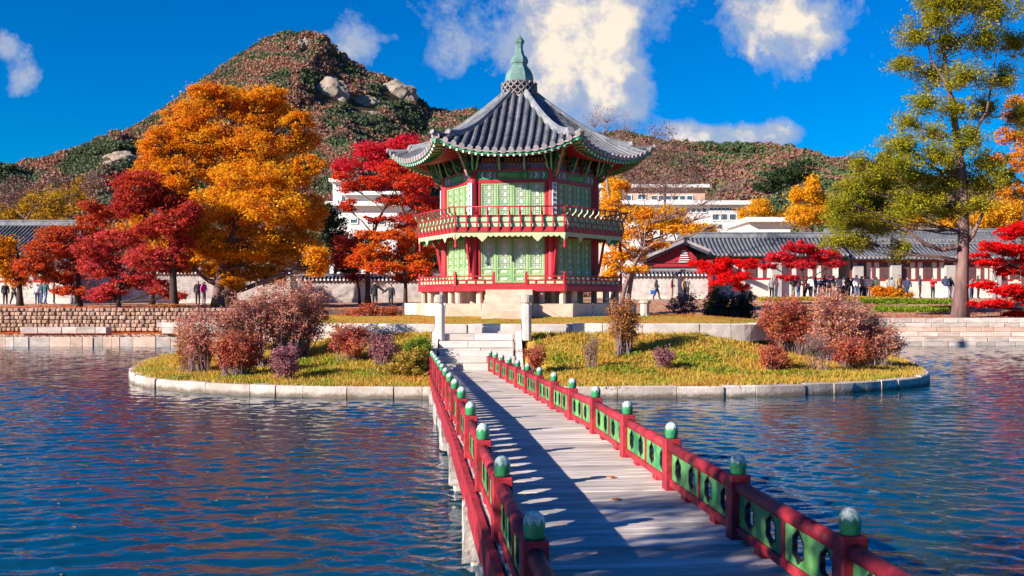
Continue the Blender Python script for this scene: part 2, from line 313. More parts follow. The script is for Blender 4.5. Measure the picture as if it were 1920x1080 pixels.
# deck boards: grey, weathered, grain along the board
def deckmat():
    m, nt, N, L = mat_new('weathered_deck_board'); out = N('ShaderNodeOutputMaterial'); b = N('ShaderNodeBsdfPrincipled'); L(b.outputs[0], out.inputs[0])
    b.inputs['Roughness'].default_value = .75; b.inputs['Specular IOR Level'].default_value = .3
    tc = N('ShaderNodeTexCoord'); oi = N('ShaderNodeObjectInfo'); s = N('ShaderNodeMath'); s.operation = 'MULTIPLY'; s.inputs[1].default_value = 91; L(oi.outputs['Random'], s.inputs[0])
    mp = N('ShaderNodeMapping'); mp.inputs['Scale'].default_value = (1.1, 26, 20); L(tc.outputs['Object'], mp.inputs[0]); va = N('ShaderNodeVectorMath'); L(mp.outputs[0], va.inputs[0]); L(s.outputs[0], va.inputs[1])
    n = N('ShaderNodeTexNoise'); n.inputs['Scale'].default_value = 1.0; n.inputs['Detail'].default_value = 9; n.inputs['Roughness'].default_value = .7; n.inputs['Distortion'].default_value = .6; L(va.outputs[0], n.inputs[0])
    cr = N('ShaderNodeValToRGB'); L(n.outputs['Fac'], cr.inputs[0]); E = cr.color_ramp.elements
    E[0].position = .30; E[0].color = (.30, .24, .21, 1); E[1].position = .66; E[1].color = (.76, .67, .60, 1); e = E.new(.5); e.color = (.58, .50, .45, 1)
    mp2 = N('ShaderNodeMapping'); mp2.inputs['Scale'].default_value = (1.3, 3, 1); L(tc.outputs['Object'], mp2.inputs[0]); v2 = N('ShaderNodeVectorMath'); L(mp2.outputs[0], v2.inputs[0]); L(s.outputs[0], v2.inputs[1])
    n2 = N('ShaderNodeTexNoise'); n2.inputs['Scale'].default_value = 1.4; n2.inputs['Detail'].default_value = 4; L(v2.outputs[0], n2.inputs[0])
    mr = N('ShaderNodeMapRange'); mr.inputs['From Min'].default_value = .3; mr.inputs['From Max'].default_value = .7; mr.inputs['To Min'].default_value = .72; mr.inputs['To Max'].default_value = 1.15; L(n2.outputs['Fac'], mr.inputs[0])
    m2 = N('ShaderNodeMapRange'); m2.inputs['To Min'].default_value = .78; m2.inputs['To Max'].default_value = 1.15; L(oi.outputs['Random'], m2.inputs[0])
    mm = N('ShaderNodeMath'); mm.operation = 'MULTIPLY'; L(mr.outputs[0], mm.inputs[0]); L(m2.outputs[0], mm.inputs[1])
    hs = N('ShaderNodeHueSaturation'); L(cr.outputs[0], hs.inputs['Color']); L(mm.outputs[0], hs.inputs['Value']); L(hs.outputs[0], b.inputs['Base Color'])
    bp = N('ShaderNodeBump'); bp.inputs['Strength'].default_value = .5; bp.inputs['Distance'].default_value = .006; L(n.outputs['Fac'], bp.inputs['Height']); L(bp.outputs[0], b.inputs['Normal'])
    return m
M['deck'] = deckmat()
def capmat():
    m, nt, N, L = mat_new('lotus_bud_cap_paint'); out = N('ShaderNodeOutputMaterial'); b = N('ShaderNodeBsdfPrincipled'); L(b.outputs[0], out.inputs[0]); b.inputs['Roughness'].default_value = .45
    tc = N('ShaderNodeTexCoord'); sp = N('ShaderNodeSeparateXYZ'); L(tc.outputs['Object'], sp.inputs[0])
    def ma(op, a, b_=None, c=None):
        n = N('ShaderNodeMath'); n.operation = op
        for i, x in enumerate((a, b_, c)):
            if x is None: continue
            if isinstance(x, (int, float)): n.inputs[i].default_value = x
            else: L(x, n.inputs[i])
        return n.outputs[0]
    an = ma('ARCTAN2', sp.outputs[1], sp.outputs[0]); zig = ma('PINGPONG', ma('MULTIPLY', an, 8 / (2 * math.pi)), .5)
    oi = N('ShaderNodeObjectInfo')
    n = N('ShaderNodeTexNoise'); n.inputs['Scale'].default_value = 34; n.inputs['Detail'].default_value = 5; L(tc.outputs['Object'], n.inputs[0])
    edge = ma('ADD', ma('MULTIPLY', zig, .065), ma('MULTIPLY', ma('SUBTRACT', n.outputs['Fac'], .5), .05))
    lvl = ma('SUBTRACT', sp.outputs[2], ma('ADD', edge, .080))
    stepn = ma('GREATER_THAN', lvl, 0.0)
    cr = N('ShaderNodeValToRGB'); L(n.outputs['Fac'], cr.inputs[0]); cr.color_ramp.elements[0].position = .35; cr.color_ramp.elements[0].color = (.20, .32, .26, 1); cr.color_ramp.elements[1].position = .6; cr.color_ramp.elements[1].color = (.62, .66, .61, 1)
    g = N('ShaderNodeValToRGB'); L(n.outputs['Fac'], g.inputs[0]); g.color_ramp.elements[0].color = (.01, .12, .045, 1); g.color_ramp.elements[1].color = (.06, .38, .15, 1)
    mx = N('ShaderNodeMix'); mx.data_type = 'RGBA'; L(stepn, mx.inputs[0]); L(g.outputs[0], mx.inputs[6]); L(cr.outputs[0], mx.inputs[7])
    L(mx.outputs[2], b.inputs['Base Color']); return m
M['cap'] = capmat()
def groundmat(name, cols, scale, bump=.6, bs=6.0):
    m, nt, N, L = mat_new(name); out = N('ShaderNodeOutputMaterial'); b = N('ShaderNodeBsdfPrincipled'); L(b.outputs[0], out.inputs[0]); b.inputs['Roughness'].default_value = .95; b.inputs['Specular IOR Level'].default_value = .15
    tc = N('ShaderNodeTexCoord'); n = N('ShaderNodeTexNoise'); n.inputs['Scale'].default_value = scale; n.inputs['Detail'].default_value = 9; n.inputs['Roughness'].default_value = .68; L(tc.outputs['Object'], n.inputs[0])
    cr = N('ShaderNodeValToRGB'); L(n.outputs['Fac'], cr.inputs[0]); k = len(cols); E = cr.color_ramp.elements
    E[0].position = .3; E[0].color = (*cols[0], 1); E[1].position = .7; E[1].color = (*cols[-1], 1)
    for i in range(1, k - 1): e = E.new(.3 + .4 * i / (k - 1)); e.color = (*cols[i], 1)
    L(cr.outputs[0], b.inputs['Base Color'])
    n2 = N('ShaderNodeTexNoise'); n2.inputs['Scale'].default_value = bs; n2.inputs['Detail'].default_value = 8; L(tc.outputs['Object'], n2.inputs[0])
    bp = N('ShaderNodeBump'); bp.inputs['Strength'].default_value = bump; bp.inputs['Distance'].default_value = .08; L(n2.outputs['Fac'], bp.inputs['Height']); L(bp.outputs[0], b.inputs['Normal'])
    return m
M['turf'] = groundmat('autumn_turf', [(.42, .20, .035), (.50, .27, .05), (.34, .26, .03), (.20, .22, .02)], .55, .7, 9)
M['litter'] = groundmat('leaf_litter_earth', [(.40, .13, .05), (.44, .27, .17), (.5, .36, .25)], .8, .5, 6)
M['hill'] = groundmat('hillside_undergrowth', [(.03, .035, .015), (.07, .045, .025), (.10, .06, .03)], .02, .5, .2)
M['rock'] = paint('weathered_granite_cliff', (.37, .30, .25), (.20, .165, .135), .95, .045, .8, .25, .2, c3=(.12, .11, .06), c3amt=.7)
def watermat():
    m, nt, N, L = mat_new('rippled_pond_water'); out = N('ShaderNodeOutputMaterial'); b = N('ShaderNodeBsdfPrincipled'); L(b.outputs[0], out.inputs[0])
    b.inputs['Base Color'].default_value = (.002, .044, .080, 1); b.inputs['Roughness'].default_value = .035; b.inputs['IOR'].default_value = 1.45; b.inputs['Specular IOR Level'].default_value = .5
    tc = N('ShaderNodeTexCoord')
    def nz(scale, det, sx, sy, rot, rough=.5):
        mp = N('ShaderNodeMapping'); mp.inputs['Scale'].default_value = (sx, sy, 1); mp.inputs['Rotation'].default_value = (0, 0, R(rot)); L(tc.outputs['Object'], mp.inputs[0])
        n = N('ShaderNodeTexNoise'); n.inputs['Scale'].default_value = scale; n.inputs['Detail'].default_value = det; n.inputs['Roughness'].default_value = rough; n.inputs['Distortion'].default_value = .4; L(mp.outputs[0], n.inputs[0]); return n.outputs['Fac']
    c = nz(9.0, 2, .85, 1.2, -8)
    bp = N('ShaderNodeBump'); bp.inputs['Strength'].default_value = 1.0; bp.inputs['Distance'].default_value = .0035; L(c, bp.inputs['Height']); L(bp.outputs[0], b.inputs['Normal'])
    return m
M['water'] = watermat()
LEAF = {
 'orange': leafmat('orange_maple_leaves', [(.62, .14, .008), (.80, .24, .010), (.86, .34, .015), (.78, .40, .02), (.58, .30, .02)]),
 'orange2': leafmat('golden_orange_leaves', [(.74, .20, .01), (.88, .33, .012), (.92, .47, .02), (.76, .42, .02)]),
 'crimson': leafmat('dark_crimson_leaves', [(.32, .02, .035), (.48, .035, .045), (.64, .09, .03), (.40, .03, .05)]),
 'rose': leafmat('rose_crimson_leaves', [(.50, .04, .07), (.66, .07, .09), (.72, .11, .06), (.40, .03, .06)]),
 'redmix': leafmat('dull_red_and_orange_leaves', [(.48, .03, .04), (.66, .06, .04), (.74, .17, .02), (.44, .04, .05), (.62, .26, .02)]),
 'red': leafmat('red_maple_leaves', [(.62, .02, .02), (.75, .04, .025), (.78, .10, .02), (.60, .03, .04)]),
 'redorange': leafmat('red_to_orange_leaves', [(.68, .03, .03), (.75, .08, .02), (.80, .20, .015), (.65, .22, .02)]),
 'scarlet': leafmat('scarlet_leaves', [(.80, .008, .012), (.90, .012, .01), (.70, .008, .02)]),
 'pinkred': leafmat('pinkish_red_leaves', [(.65, .02, .06), (.75, .03, .06), (.78, .04, .03)]),
 'yellow': leafmat('ginkgo_yellow_leaves', [(.80, .34, .01), (.86, .46, .02), (.75, .40, .03)]),
 'olive': leafmat('yellow_green_locust_leaves', [(.15, .19, .015), (.30, .31, .02), (.48, .39, .02), (.22, .25, .015)]),
 'olive_b': leafmat('brown_yellow_leaves', [(.30, .16, .03), (.50, .26, .02), (.55, .36, .03), (.34, .12, .05)]),
 'dusty': leafmat('dusty_pink_shrub_leaves', [(.44, .13, .12), (.64, .23, .19), (.66, .34, .20), (.50, .12, .13)], .3, 1.6),
 'dustyred': leafmat('brick_red_shrub_leaves', [(.34, .05, .05), (.52, .10, .07), (.60, .20, .07), (.30, .08, .05)], .3, 1.6),
 'mauve': leafmat('mauve_shrub_leaves', [(.34, .12, .15), (.42, .17, .20), (.48, .24, .22)], .3, 1.6),
 'brown': leafmat('orange_brown_shrub_leaves', [(.34, .13, .04), (.50, .22, .05), (.44, .12, .05)], .3, 1.6),
 'darkshrub': leafmat('dark_brown_green_leaves', [(.05, .03, .03), (.10, .05, .04), (.09, .08, .03)], .2, 1.6),
 'gold': leafmat('golden_olive_leaves', [(.40, .28, .03), (.55, .36, .05), (.28, .25, .03)], .3, 1.6),
 'greenery': leafmat('fresh_green_weeds', [(.12, .22, .015), (.20, .30, .02), (.34, .34, .03)], .3, 1.6),
 'dkgreen': leafmat('dark_evergreen_leaves', [(.02, .045, .018), (.035, .07, .025), (.05, .08, .03)], .2),
 'bare': leafmat('thin_brown_twigs', [(.16, .09, .09), (.24, .13, .11), (.30, .15, .12)], .1),
 'grass': leafmat('dry_autumn_grass', [(.54, .25, .05), (.58, .34, .06), (.46, .36, .05), (.24, .32, .03)], .35, .7),
 'hill': leafmat('haze_toned_hillside_canopy', [(.07, .10, .055), (.11, .14, .07), (.09, .12, .06), (.22, .18, .11), (.34, .19, .13), (.36, .16, .10), (.28, .15, .11), (.17, .16, .09), (.09, .12, .06), (.07, .10, .05)], .25, .013, .8, True),  # colours softened and greyed to stand in for haze on the mountain
 'hill2': leafmat('near_hill_canopy', [(.07, .11, .045), (.11, .15, .06), (.14, .16, .07), (.30, .17, .11), (.34, .14, .12), (.27, .16, .10), (.12, .15, .06), (.32, .15, .09), (.08, .12, .05), (.07, .11, .04)], .25, .02, .8, True),
}
# ================================================================== THE SETTING
def catmull(pts, n=8, closed=True):
    out = []; m = len(pts)
    for i in range(m if closed else m - 1):
        p0, p1, p2, p3 = [Vector(pts[(i + k) % m if closed else min(max(i + k, 0), m - 1)]) for k in (-1, 0, 1, 2)]
        for j in range(n):
            t = j / n
            out.append(.5 * ((2 * p1) + (p2 - p0) * t + (2 * p0 - 5 * p1 + 4 * p2 - p3) * t * t + (3 * p1 - p0 - 3 * p2 + p3) * t ** 3))
    if not closed: out.append(Vector(pts[-1]))
    return out
# water sheet
def ripple(X, Y):
    """sum of many short wind waves, livelier in some patches than in others"""
    r = np.random.default_rng(21); H = np.zeros_like(X); n = 80; lam = .16 * (.85 / .16) ** r.random(n); th = R(78) + r.normal(0, .62, n); ph = r.random(n) * 6.28
    w = r.random(n) * .5 + .75; s = .128 * math.sqrt(2.0 / n) * w
    for i in range(n):
        k = 2 * math.pi / lam[i]; q = k * (X * math.cos(th[i]) + Y * math.sin(th[i])) + ph[i]; H += s[i] / k * (np.sin(q) + .18 * np.cos(2 * q))
    patch = .78 + .22 * np.sin(X * .31 + 1.3 * np.sin(Y * .23) + .5) * np.cos(Y * .37 + .8 * np.sin(X * .19)) + .10 * np.sin(X * .9 + Y * .7)
    return H * patch
Vs, Qs, off_ = [], [], 0
for (x0, x1, y0, y1, st_) in ((-11, 11, 2.5, 20, .05), (-19, 19, 20, 34, .085), (-34, 34, 34, 58.5, .15)):
    gx, gy = np.arange(x0, x1 + st_, st_), np.arange(y0, y1 + st_ * .5, st_); X, Y = np.meshgrid(gx, gy); Z = ripple(X, Y); nx, ny = len(gx), len(gy)
    Vs.append(np.stack([X, Y, Z], -1).reshape(-1, 3)); i = np.arange((ny - 1) * (nx - 1)); r_, c_ = i // (nx - 1), i % (nx - 1); a_ = r_ * nx + c_ + off_; Qs.append(np.stack([a_, a_ + 1, a_ + nx + 1, a_ + nx], 1)); off_ += nx * ny
Vs.append(np.array([(-70, -30, -.03), (70, -30, -.03), (70, 60, -.03), (-70, 60, -.03)])); Qs.append(np.array([[off_, off_ + 1, off_ + 2, off_ + 3]]))
water = link('pond_water', np_mesh('pond_water', np.concatenate(Vs), np.concatenate(Qs), M['water'], True)); tag(water, kind='structure')
bed = MB(); bed.add([(-70, -30, -1.6), (70, -30, -1.6), (70, 62, -1.6), (-70, 62, -1.6)], [(0, 1, 2, 3)]); tag(bed.build('pond_bed', M['mortar_dark']), kind='structure')

# ground beyond the pond: height field rising gently from the bank to the palace yard
def gz(x, y):
    t = min(max((x + 22) / 44, 0), 1)
    zb = 1.98 * (1 - t) + 1.46 * t
    zf = 2.12 * (1 - t) + 2.56 * t
    s = min(max((y - 60.4) / 16, 0), 1); s = s * s * (3 - 2 * s)
    z = zb * (1 - s) + zf * s
    if y > 62: z += .05 * mnoise.noise(Vector((x * .3, y * .3, 0)))
    return z
def grid(name, xs, ys, fz, mat, smooth=True):
    nx, ny = len(xs), len(ys); V = np.array([(x, y, fz(x, y)) for y in ys for x in xs]); i = np.arange((ny - 1) * (nx - 1)); r, c = i // (nx - 1), i % (nx - 1); a = r * nx + c
    return np_mesh(name, V, np.stack([a, a + 1, a + nx + 1, a + nx], 1), mat, smooth)
xs = list(np.arange(-70, 71, 1.0)); ys = [60.4] + list(np.arange(61, 100, 1.0)) + [110, 130, 160, 200, 260, 340]
tag(link('far_ground', grid('far_ground', xs, ys, gz, M['litter'])), kind='structure')
# plain running out to the horizon on every side of the pond
pg = MB()
for (x0, x1, y0, y1) in ((-3500, -70, -400, 3000), (70, 3500, -400, 3000), (-70, 70, 340, 3000), (-70, 70, -400, -30)):
    pg.add([(x0, y0, 1.9), (x1, y0, 1.9), (x1, y1, 1.9), (x0, y1, 1.9)], [(0, 1, 2, 3)])
tag(pg.build('plain', M['litter']), kind='structure')
# near bank where the bridge starts (behind and under the camera)
nb = MB(); nb.box((0, -14.2, .33), (140, 32, 1.1)); tag(nb.build('near_bank', M['dirt']), kind='structure')

# ---- mountain
def interp(pts, x):
    if x <= pts[0][0]: return pts[0][1]
    for (a, b), (c, d) in zip(pts, pts[1:]):
        if x <= c: return b + (d - b) * (x - a) / (c - a)
    return pts[-1][1]
SIL1 = [(-700, 470), (-300, 430), (-100, 400), (0, 378), (60, 345), (160, 292), (260, 240), (330, 190), (400, 136), (450, 103), (500, 72), (540, 59), (575, 56), (606, 64), (640, 98), (690, 130), (750, 153), (782, 180), (805, 202), (845, 206), (890, 203), (940, 212), (1000, 228), (1060, 255), (1140, 285), (1300, 330), (1600, 380), (2200, 440), (2900, 480)]
SIL2 = [(300, 500), (700, 440), (900, 340), (1000, 290), (1100, 250), (1170, 242), (1240, 258), (1300, 263), (1350, 264), (1430, 264), (1480, 270), (1510, 277), (1550, 290), (1600, 294), (1650, 305), (1760, 330), (1900, 352), (2100, 392), (2500, 470)]
def hill_fn(sil, y0, y1, seed, e, amp):
    def f(x, y):
        u = 960 + x / y1 * F          # ridge silhouette is a property of the hill's own x
        top = (HV - interp(sil, u) - 4) / F * y1 + CAMZ
        t = min(max((y - y0) / (y1 - y0), 0), 1.0)
        back = max(0, (y - y1)) * .55
        n = mnoise.fractal(Vector((x / 170.0, y / 170.0, seed)), 1.0, 2.0, 5)
        r = abs(mnoise.noise(Vector((x / 120.0 + y / 400.0, seed + 3, y / 600.0))))
        w = t * (1 - t) * 4
        top += 2.5 * mnoise.fractal(Vector((x / 60.0, seed, 0)), .8, 2.0, 4) * (seed < 5)
        return max(0, top - 3) * t ** e + amp * min(1, (1 - t) * 5) ** 2 * w * (n - .9 * r + .15) * max(0, top) / 300 - back
    return f
H1 = hill_fn(SIL1, 330, 1150, 4.2, 1.6, 40); H2 = hill_fn(SIL2, 230, 640, 9.1, 1.35, 26)
def hill(name, fn, x0, x1, y0, y1, step):
    xs = np.arange(x0, x1, step); ys = np.arange(y0, y1 + 200, step)
    tag(link(name, grid(name, xs, ys, fn, M['hill'])), kind='structure')
hill('granite_mountain', H1, -1250, 900, 330, 1150, 14)
hill('wooded_hill', H2, -260, 620, 230, 640, 9)
ROCKS = [(617, 176, 27, 19), (684, 196, 24, 11), (745, 176, 27, 16), (660, 214, 11, 5), (228, 297, 27, 9), (205, 310, 10, 6), (566, 92, 6, 13), (483, 115, 9, 4), (636, 103, 4, 6), (592, 120, 5, 5), (500, 120, 8, 3), (702, 240, 8, 4), (575, 85, 8, 9), (625, 150, 8, 6), (545, 150, 7, 4), (700, 215, 12, 5), (640, 190, 8, 5)]
ROCK2 = [(1345, 291, 40, 3), (1400, 294, 30, 3), (1300, 288, 14, 3)]
_ph = (1 + 5 ** .5) / 2
ICO_V = np.array([(-1, _ph, 0), (1, _ph, 0), (-1, -_ph, 0), (1, -_ph, 0), (0, -1, _ph), (0, 1, _ph), (0, -1, -_ph), (0, 1, -_ph), (_ph, 0, -1), (_ph, 0, 1), (-_ph, 0, -1), (-_ph, 0, 1)]); ICO_V /= np.linalg.norm(ICO_V[0])
ICO_F = np.array([(0, 11, 5), (0, 5, 1), (0, 1, 7), (0, 7, 10), (0, 10, 11), (1, 5, 9), (5, 11, 4), (11, 10, 2), (10, 7, 6), (7, 1, 8), (3, 9, 4), (3, 4, 2), (3, 2, 6), (3, 6, 8), (3, 8, 9), (4, 9, 5), (2, 4, 11), (6, 2, 10), (8, 6, 7), (9, 8, 1)])
def proj(p): return 960 + p[0] / p[1] * F, HV - (p[2] - CAMZ) / p[1] * F
def clump_mesh(name, mat, n, leaf):
    """one loose far-off tree crown of leaf sized faces, radius about 1"""
    g = rng.normal(0, 1, (n, 3)); g /= np.linalg.norm(g, axis=1)[:, None]; g *= (.55 + .45 * rng.random(n))[:, None] * (1 + .25 * np.sin(g[:, :1] * 5) * np.cos(g[:, 1:2] * 4)); g[:, 2] = g[:, 2] * .9 + .35
    t = rng.normal(0, 1, (n, 3)); t /= np.linalg.norm(t, axis=1)[:, None]; q = rng.normal(0, 1, (n, 3)); b = np.cross(t, q); b /= np.linalg.norm(b, axis=1)[:, None]; s = (leaf * (.6 + .8 * rng.random(n)))[:, None]
    V = np.stack([g - t * s, g - b * s * .7, g + t * s, g + b * s * .7], 1).reshape(-1, 3); return np_mesh(name, V, np.arange(4 * n).reshape(-1, 4), mat)
def wood(name, fn, mat, n, ulo, uhi, y0, y1, size, rocks):
    C = []; tries = 0
    while len(C) < n and tries < n * 4:
        tries += 1
        u = random.uniform(ulo, uhi); y = y0 + (y1 - y0) * random.random() ** .8
        x = (u - 960) / F * y; z = fn(x, y)
        pu, pv = proj((x, y, z))
        if any(((pu - a) / (c * 1.0)) ** 2 + ((pv - b) / (d * 1.0)) ** 2 < 1.9 for a, b, c, d in rocks): continue
        C.append((x, y, z))
    C = np.array(C, np.float32); k = len(C)
    me = bpy.data.meshes.new(name); me.vertices.add(k); me.vertices.foreach_set('co', C.ravel()); me.update()
    at = me.attributes.new('crown_size', 'FLOAT', 'POINT'); at.data.foreach_set('value', (size * (.45 + .9 * rng.random(k) ** 1.5) * (C[:, 1] / y1) ** .6).astype(np.float32))
    me.materials.append(mat); o = link(name, me)
    src = bpy.data.objects.new('crown_source', clump_mesh('far_crown', mat, 100, .25))
    ng = bpy.data.node_groups.new(name + '_scatter', 'GeometryNodeTree'); ng.interface.new_socket('Geometry', in_out='INPUT', socket_type='NodeSocketGeometry'); ng.interface.new_socket('Geometry', in_out='OUTPUT', socket_type='NodeSocketGeometry')
    N = ng.nodes.new; L = ng.links.new; gi, go_ = N('NodeGroupInput'), N('NodeGroupOutput'); ip = N('GeometryNodeInstanceOnPoints'); ob = N('GeometryNodeObjectInfo'); ob.inputs['Object'].default_value = src
    na = N('GeometryNodeInputNamedAttribute'); na.data_type = 'FLOAT'; na.inputs['Name'].default_value = 'crown_size'
    rv = N('FunctionNodeRandomValue'); rv.data_type = 'FLOAT_VECTOR'; rv.inputs[0].default_value = (-.25, -.25, 0); rv.inputs[1].default_value = (.25, .25, 6.28)
    L(gi.outputs[0], ip.inputs['Points']); L(ob.outputs['Geometry'], ip.inputs['Instance']); L(na.outputs['Attribute'], ip.inputs['Scale']); L(rv.outputs[0], ip.inputs['Rotation']); L(ip.outputs[0], go_.inputs[0])
    md = o.modifiers.new('scatter', 'NODES'); md.node_group = ng
    return tag(o, kind='stuff')
w1 = wood('mountain_forest', H1, LEAF['hill'], 74000, -150, 1150, 333, 1165, 4.2, ROCKS)
tag(w1, 'autumn forest of dark pines and rust coloured trees covering the steep mountain', 'forest')
w2 = wood('hill_forest', H2, LEAF['hill2'], 30000, 1040, 2100, 240, 650, 2.9, ROCK2)
tag(w2, 'dull red and green wood covering the low hill behind the palace roofs', 'forest')
def outcrop(u, v, ru, rv, fn, y0, y1):
    ru *= 1.25; rv *= 1.3
    # march along the sight line to find where it meets the hillside
    y = y0
    while y < y1 + 30:
        p = P(u, v, y)
        if p.z < fn(p.x, y): break
        y += 4
    s = y / F; me = bpy.data.meshes.new('granite_outcrop'); bm = bmesh.new(); bmesh.ops.create_icosphere(bm, subdivisions=4, radius=1)
    for q in bm.verts:
        d = q.co.copy(); k = 1 + .28 * mnoise.fractal(d * 1.6 + Vector((u, v, 0)), 1, 2, 4) + .06 * mnoise.noise(d * 7)
        q.co = Vector((d.x * ru * s * k, d.y * max(ru, rv) * s * .55 * k, d.z * rv * s * k * (1.15 if d.z > 0 else 1.3)))
    bm.to_mesh(me); bm.free(); me.materials.append(M['rock'])
    o = link('granite_outcrop', me, None, P(u, v + 1, y + max(ru, rv) * s * .18), random.uniform(-.3, .3)); tag(o, kind='structure')
for r_ in ROCKS: outcrop(*r_, H1, 400, 1170)
for r_ in ROCK2: outcrop(*r_, H2, 260, 660)

# ---- stone banks
def stone_mesh(name, mat, seed, bev=.06, jit=.04, sub=0):
    """a unit dressed or rough block, edges knocked off"""
    bm = bmesh.new(); bmesh.ops.create_cube(bm, size=1.0)
    bmesh.ops.bevel(bm, geom=bm.edges[:], offset=bev, segments=1, affect='EDGES')
    rr = random.Random(seed)
    for v in bm.verts: v.co += Vector((rr.uniform(-jit, jit), rr.uniform(-jit, jit), rr.uniform(-jit, jit)))
    bmesh.ops.recalc_face_normals(bm, faces=bm.faces[:])
    me = bpy.data.meshes.new(name); bm.to_mesh(me); bm.free(); me.materials.append(mat); return me
BLK = [stone_mesh('block', M['granite'], i, .03, .012) for i in range(5)]
BLKP = [stone_mesh('block', M['granite_p'], i + 9, .03, .014) for i in range(5)]
BLKW = [stone_mesh('block', M['granite_w'], i + 9, .02, .005) for i in range(5)]
FLD = [stone_mesh('field_stone', M['field'], i + 30, .2, .06) for i in range(7)]
def course(parent, name, pool, x0, x1, y, z0, z1, depth, w, jw=.3, gap=.012, jy=.02, base=(0, 0, 0), phase=0.0):
    x = x0 - phase
    while x < x1:
        ww = w * random.uniform(1 - jw, 1 + jw); a, b = max(x, x0), min(x + ww, x1)
        if b - a > .08:
            link(name, random.choice(pool), parent, (a + (b - a) / 2 - base[0], y + depth / 2 + random.uniform(-jy, jy) - base[1], (z0 + z1) / 2 - base[2]), random.uniform(-.008, .008), scale=((b - a - gap), depth, (z1 - z0 - gap)))
        x += ww
def structure_block(name, c, d, mat):
    m = MB(); m.box(c, d); o = m.build(name, mat); return tag(o, kind='structure')
# left bank: footing, stepped blocks, field stone wall
lb = empty('left_retaining_wall', (-24, 57, 0), label='field stone retaining wall with stepped granite footing along the left bank under the maples', cat='retaining wall')
bs = (-24, 57, 0)
course(lb, 'block', BLK + BLKP, -42, -11, 56.75, -.3, .50, .7, .85, jw=.5, base=bs, jy=.025)
core = MB(); core.box((-2, 2.9, .2), (60, 4.0, .9)); core.build('footing_bed', M['granite_p'], lb)
course(lb, 'block', BLK, -27.0, -22.3, 57.75, .66, 1.02, .8, 1.1, base=bs); course(lb, 'block', BLK, -19.2, -13.2, 57.6, .66, 1.0, .6, 1.15, base=bs); course(lb, 'block', BLK, -19.6, -13.6, 57.95, 1.0, 1.28, .6, .95, base=bs, phase=.4)
core2 = MB(); core2.box((-2, 3.9, 1.0), (60, 1.9, 1.86)); core2.build('wall_core', M['mortar_dark'], lb)
nst = 0; cs_ = MB()
for row in range(6):
    x = -30.6 + random.uniform(-.2, 0)
    while x < -16.2:
        w_ = random.uniform(.19, .40)
        h_ = .222 * random.uniform(.9, 1.08)
        if nst < 298:
            link('field_stone', random.choice(FLD), lb, (x + w_ / 2 + 24, 2.88 + random.uniform(-.05, .05), .72 + row * .222 + .11), random.uniform(-.05, .05), rot=(random.uniform(-.05, .05), random.uniform(-.12, .12), 0), scale=(w_ * .96, .35, h_)); nst += 1
        x += w_
cap_ = MB()
x = -42.0
while x < -11:
    for row in range(5 if (x < -30.6 or x > -16.2) else 0):
        cap_.box((x + 24.2, 2.88 + random.uniform(-.05, .05), .85 + row * .265), (.36, .34, .24), random.uniform(-.06, .06))
    x += .39
tag(cap_.build('field_stone_remainder', M['field'], lb, bevel=.03), kind='stuff')
# right bank: low kerb, strip, block wall
rb = empty('right_retaining_wall', (24, 57.8, 0), label='pale granite block retaining wall in level courses along the right bank below the locust tree', cat='retaining wall')
bs = (24, 57.8, 0)
course(rb, 'block', BLK, 14.0, 38, 57.9, -.3, .20, .6, 1.5, base=bs); course(rb, 'block', BLK, 14, 38, 58.05, .2, .46, .6, 1.1, base=bs, phase=.5)
cr_ = MB(); cr_.box((2, 2.0, .1), (30, 2.6, .74)); cr_.build('ledge_bed', M['dirt'], rb)
course(rb, 'block', BLK, 14.0, 38, 59.1, .44, .72, .6, 1.25, base=bs); course(rb, 'block', BLKP, 14, 38, 59.15, .72, .98, .6, .85, base=bs, phase=.3)
course(rb, 'block', BLK, 14.0, 38, 59.2, .98, 1.22, .6, 1.2, base=bs, phase=.7); course(rb, 'block', BLK, 14, 38, 59.25, 1.22, 1.5, .6, .9, base=bs)
cr2 = MB(); cr2.box((2, 2.2, .8), (30, 1.2, 1.3)); cr2.build('wall_core', M['mortar_dark'], rb)
structure_block('bank_edge', (1.5, 58.6, .6), (28, 3.0, 2.1), M['dirt'])
structure_block('bank_side_left', (-56, 59.4, .6), (28, 3.0, 2.6), M['dirt']); structure_block('bank_side_right', (54, 59.6, .4), (32, 2.6, 2.1), M['dirt'])
structure_block('bank_sill', (0, 60.9, .5), (78, 1.6, 1.86), M['mortar_dark'])

def deck_z(s):
    t = max(0, s - 13.5); return CAMZ - 1.82 - .025 * t * min(1, t / 2.5)
# ---- the island
ISL = [(0, 27.75), (4.8, 28.1), (7.8, 28.7), (10.5, 30.1), (12.5, 32), (13.55, 34.6), (14.5, 38), (15.3, 42), (15.0, 46), (12.5, 49.5), (8, 51.2), (0, 51.8), (-8, 51.2), (-12, 49), (-14, 45.5), (-14.0, 41), (-13.2, 37), (-11.9, 33), (-10, 30.4), (-6.5, 28.4), (-3, 27.8)]
ISLC = catmull([(x, y, 0) for x, y in ISL], 6); ISLP = np.array([(p.x, p.y) for p in ISLC])
def edge_dist(x, y, poly=ISLP):
    a = poly; b = np.roll(poly, -1, 0); p = np.array((x, y)); ab = b - a; t = np.clip(((p - a) * ab).sum(1) / (ab ** 2).sum(1), 0, 1)
    d = np.sqrt((((a + ab * t[:, None]) - p) ** 2).sum(1)).min()
    # sign by crossing count
    yy = (a[:, 1] > y) != (b[:, 1] > y); xi = (b[:, 0] - a[:, 0]) * (y - a[:, 1]) / np.where(b[:, 1] == a[:, 1], 1e-9, b[:, 1] - a[:, 1]) + a[:, 0]
    return d if (np.count_nonzero(yy & (x < xi)) % 2) else -d
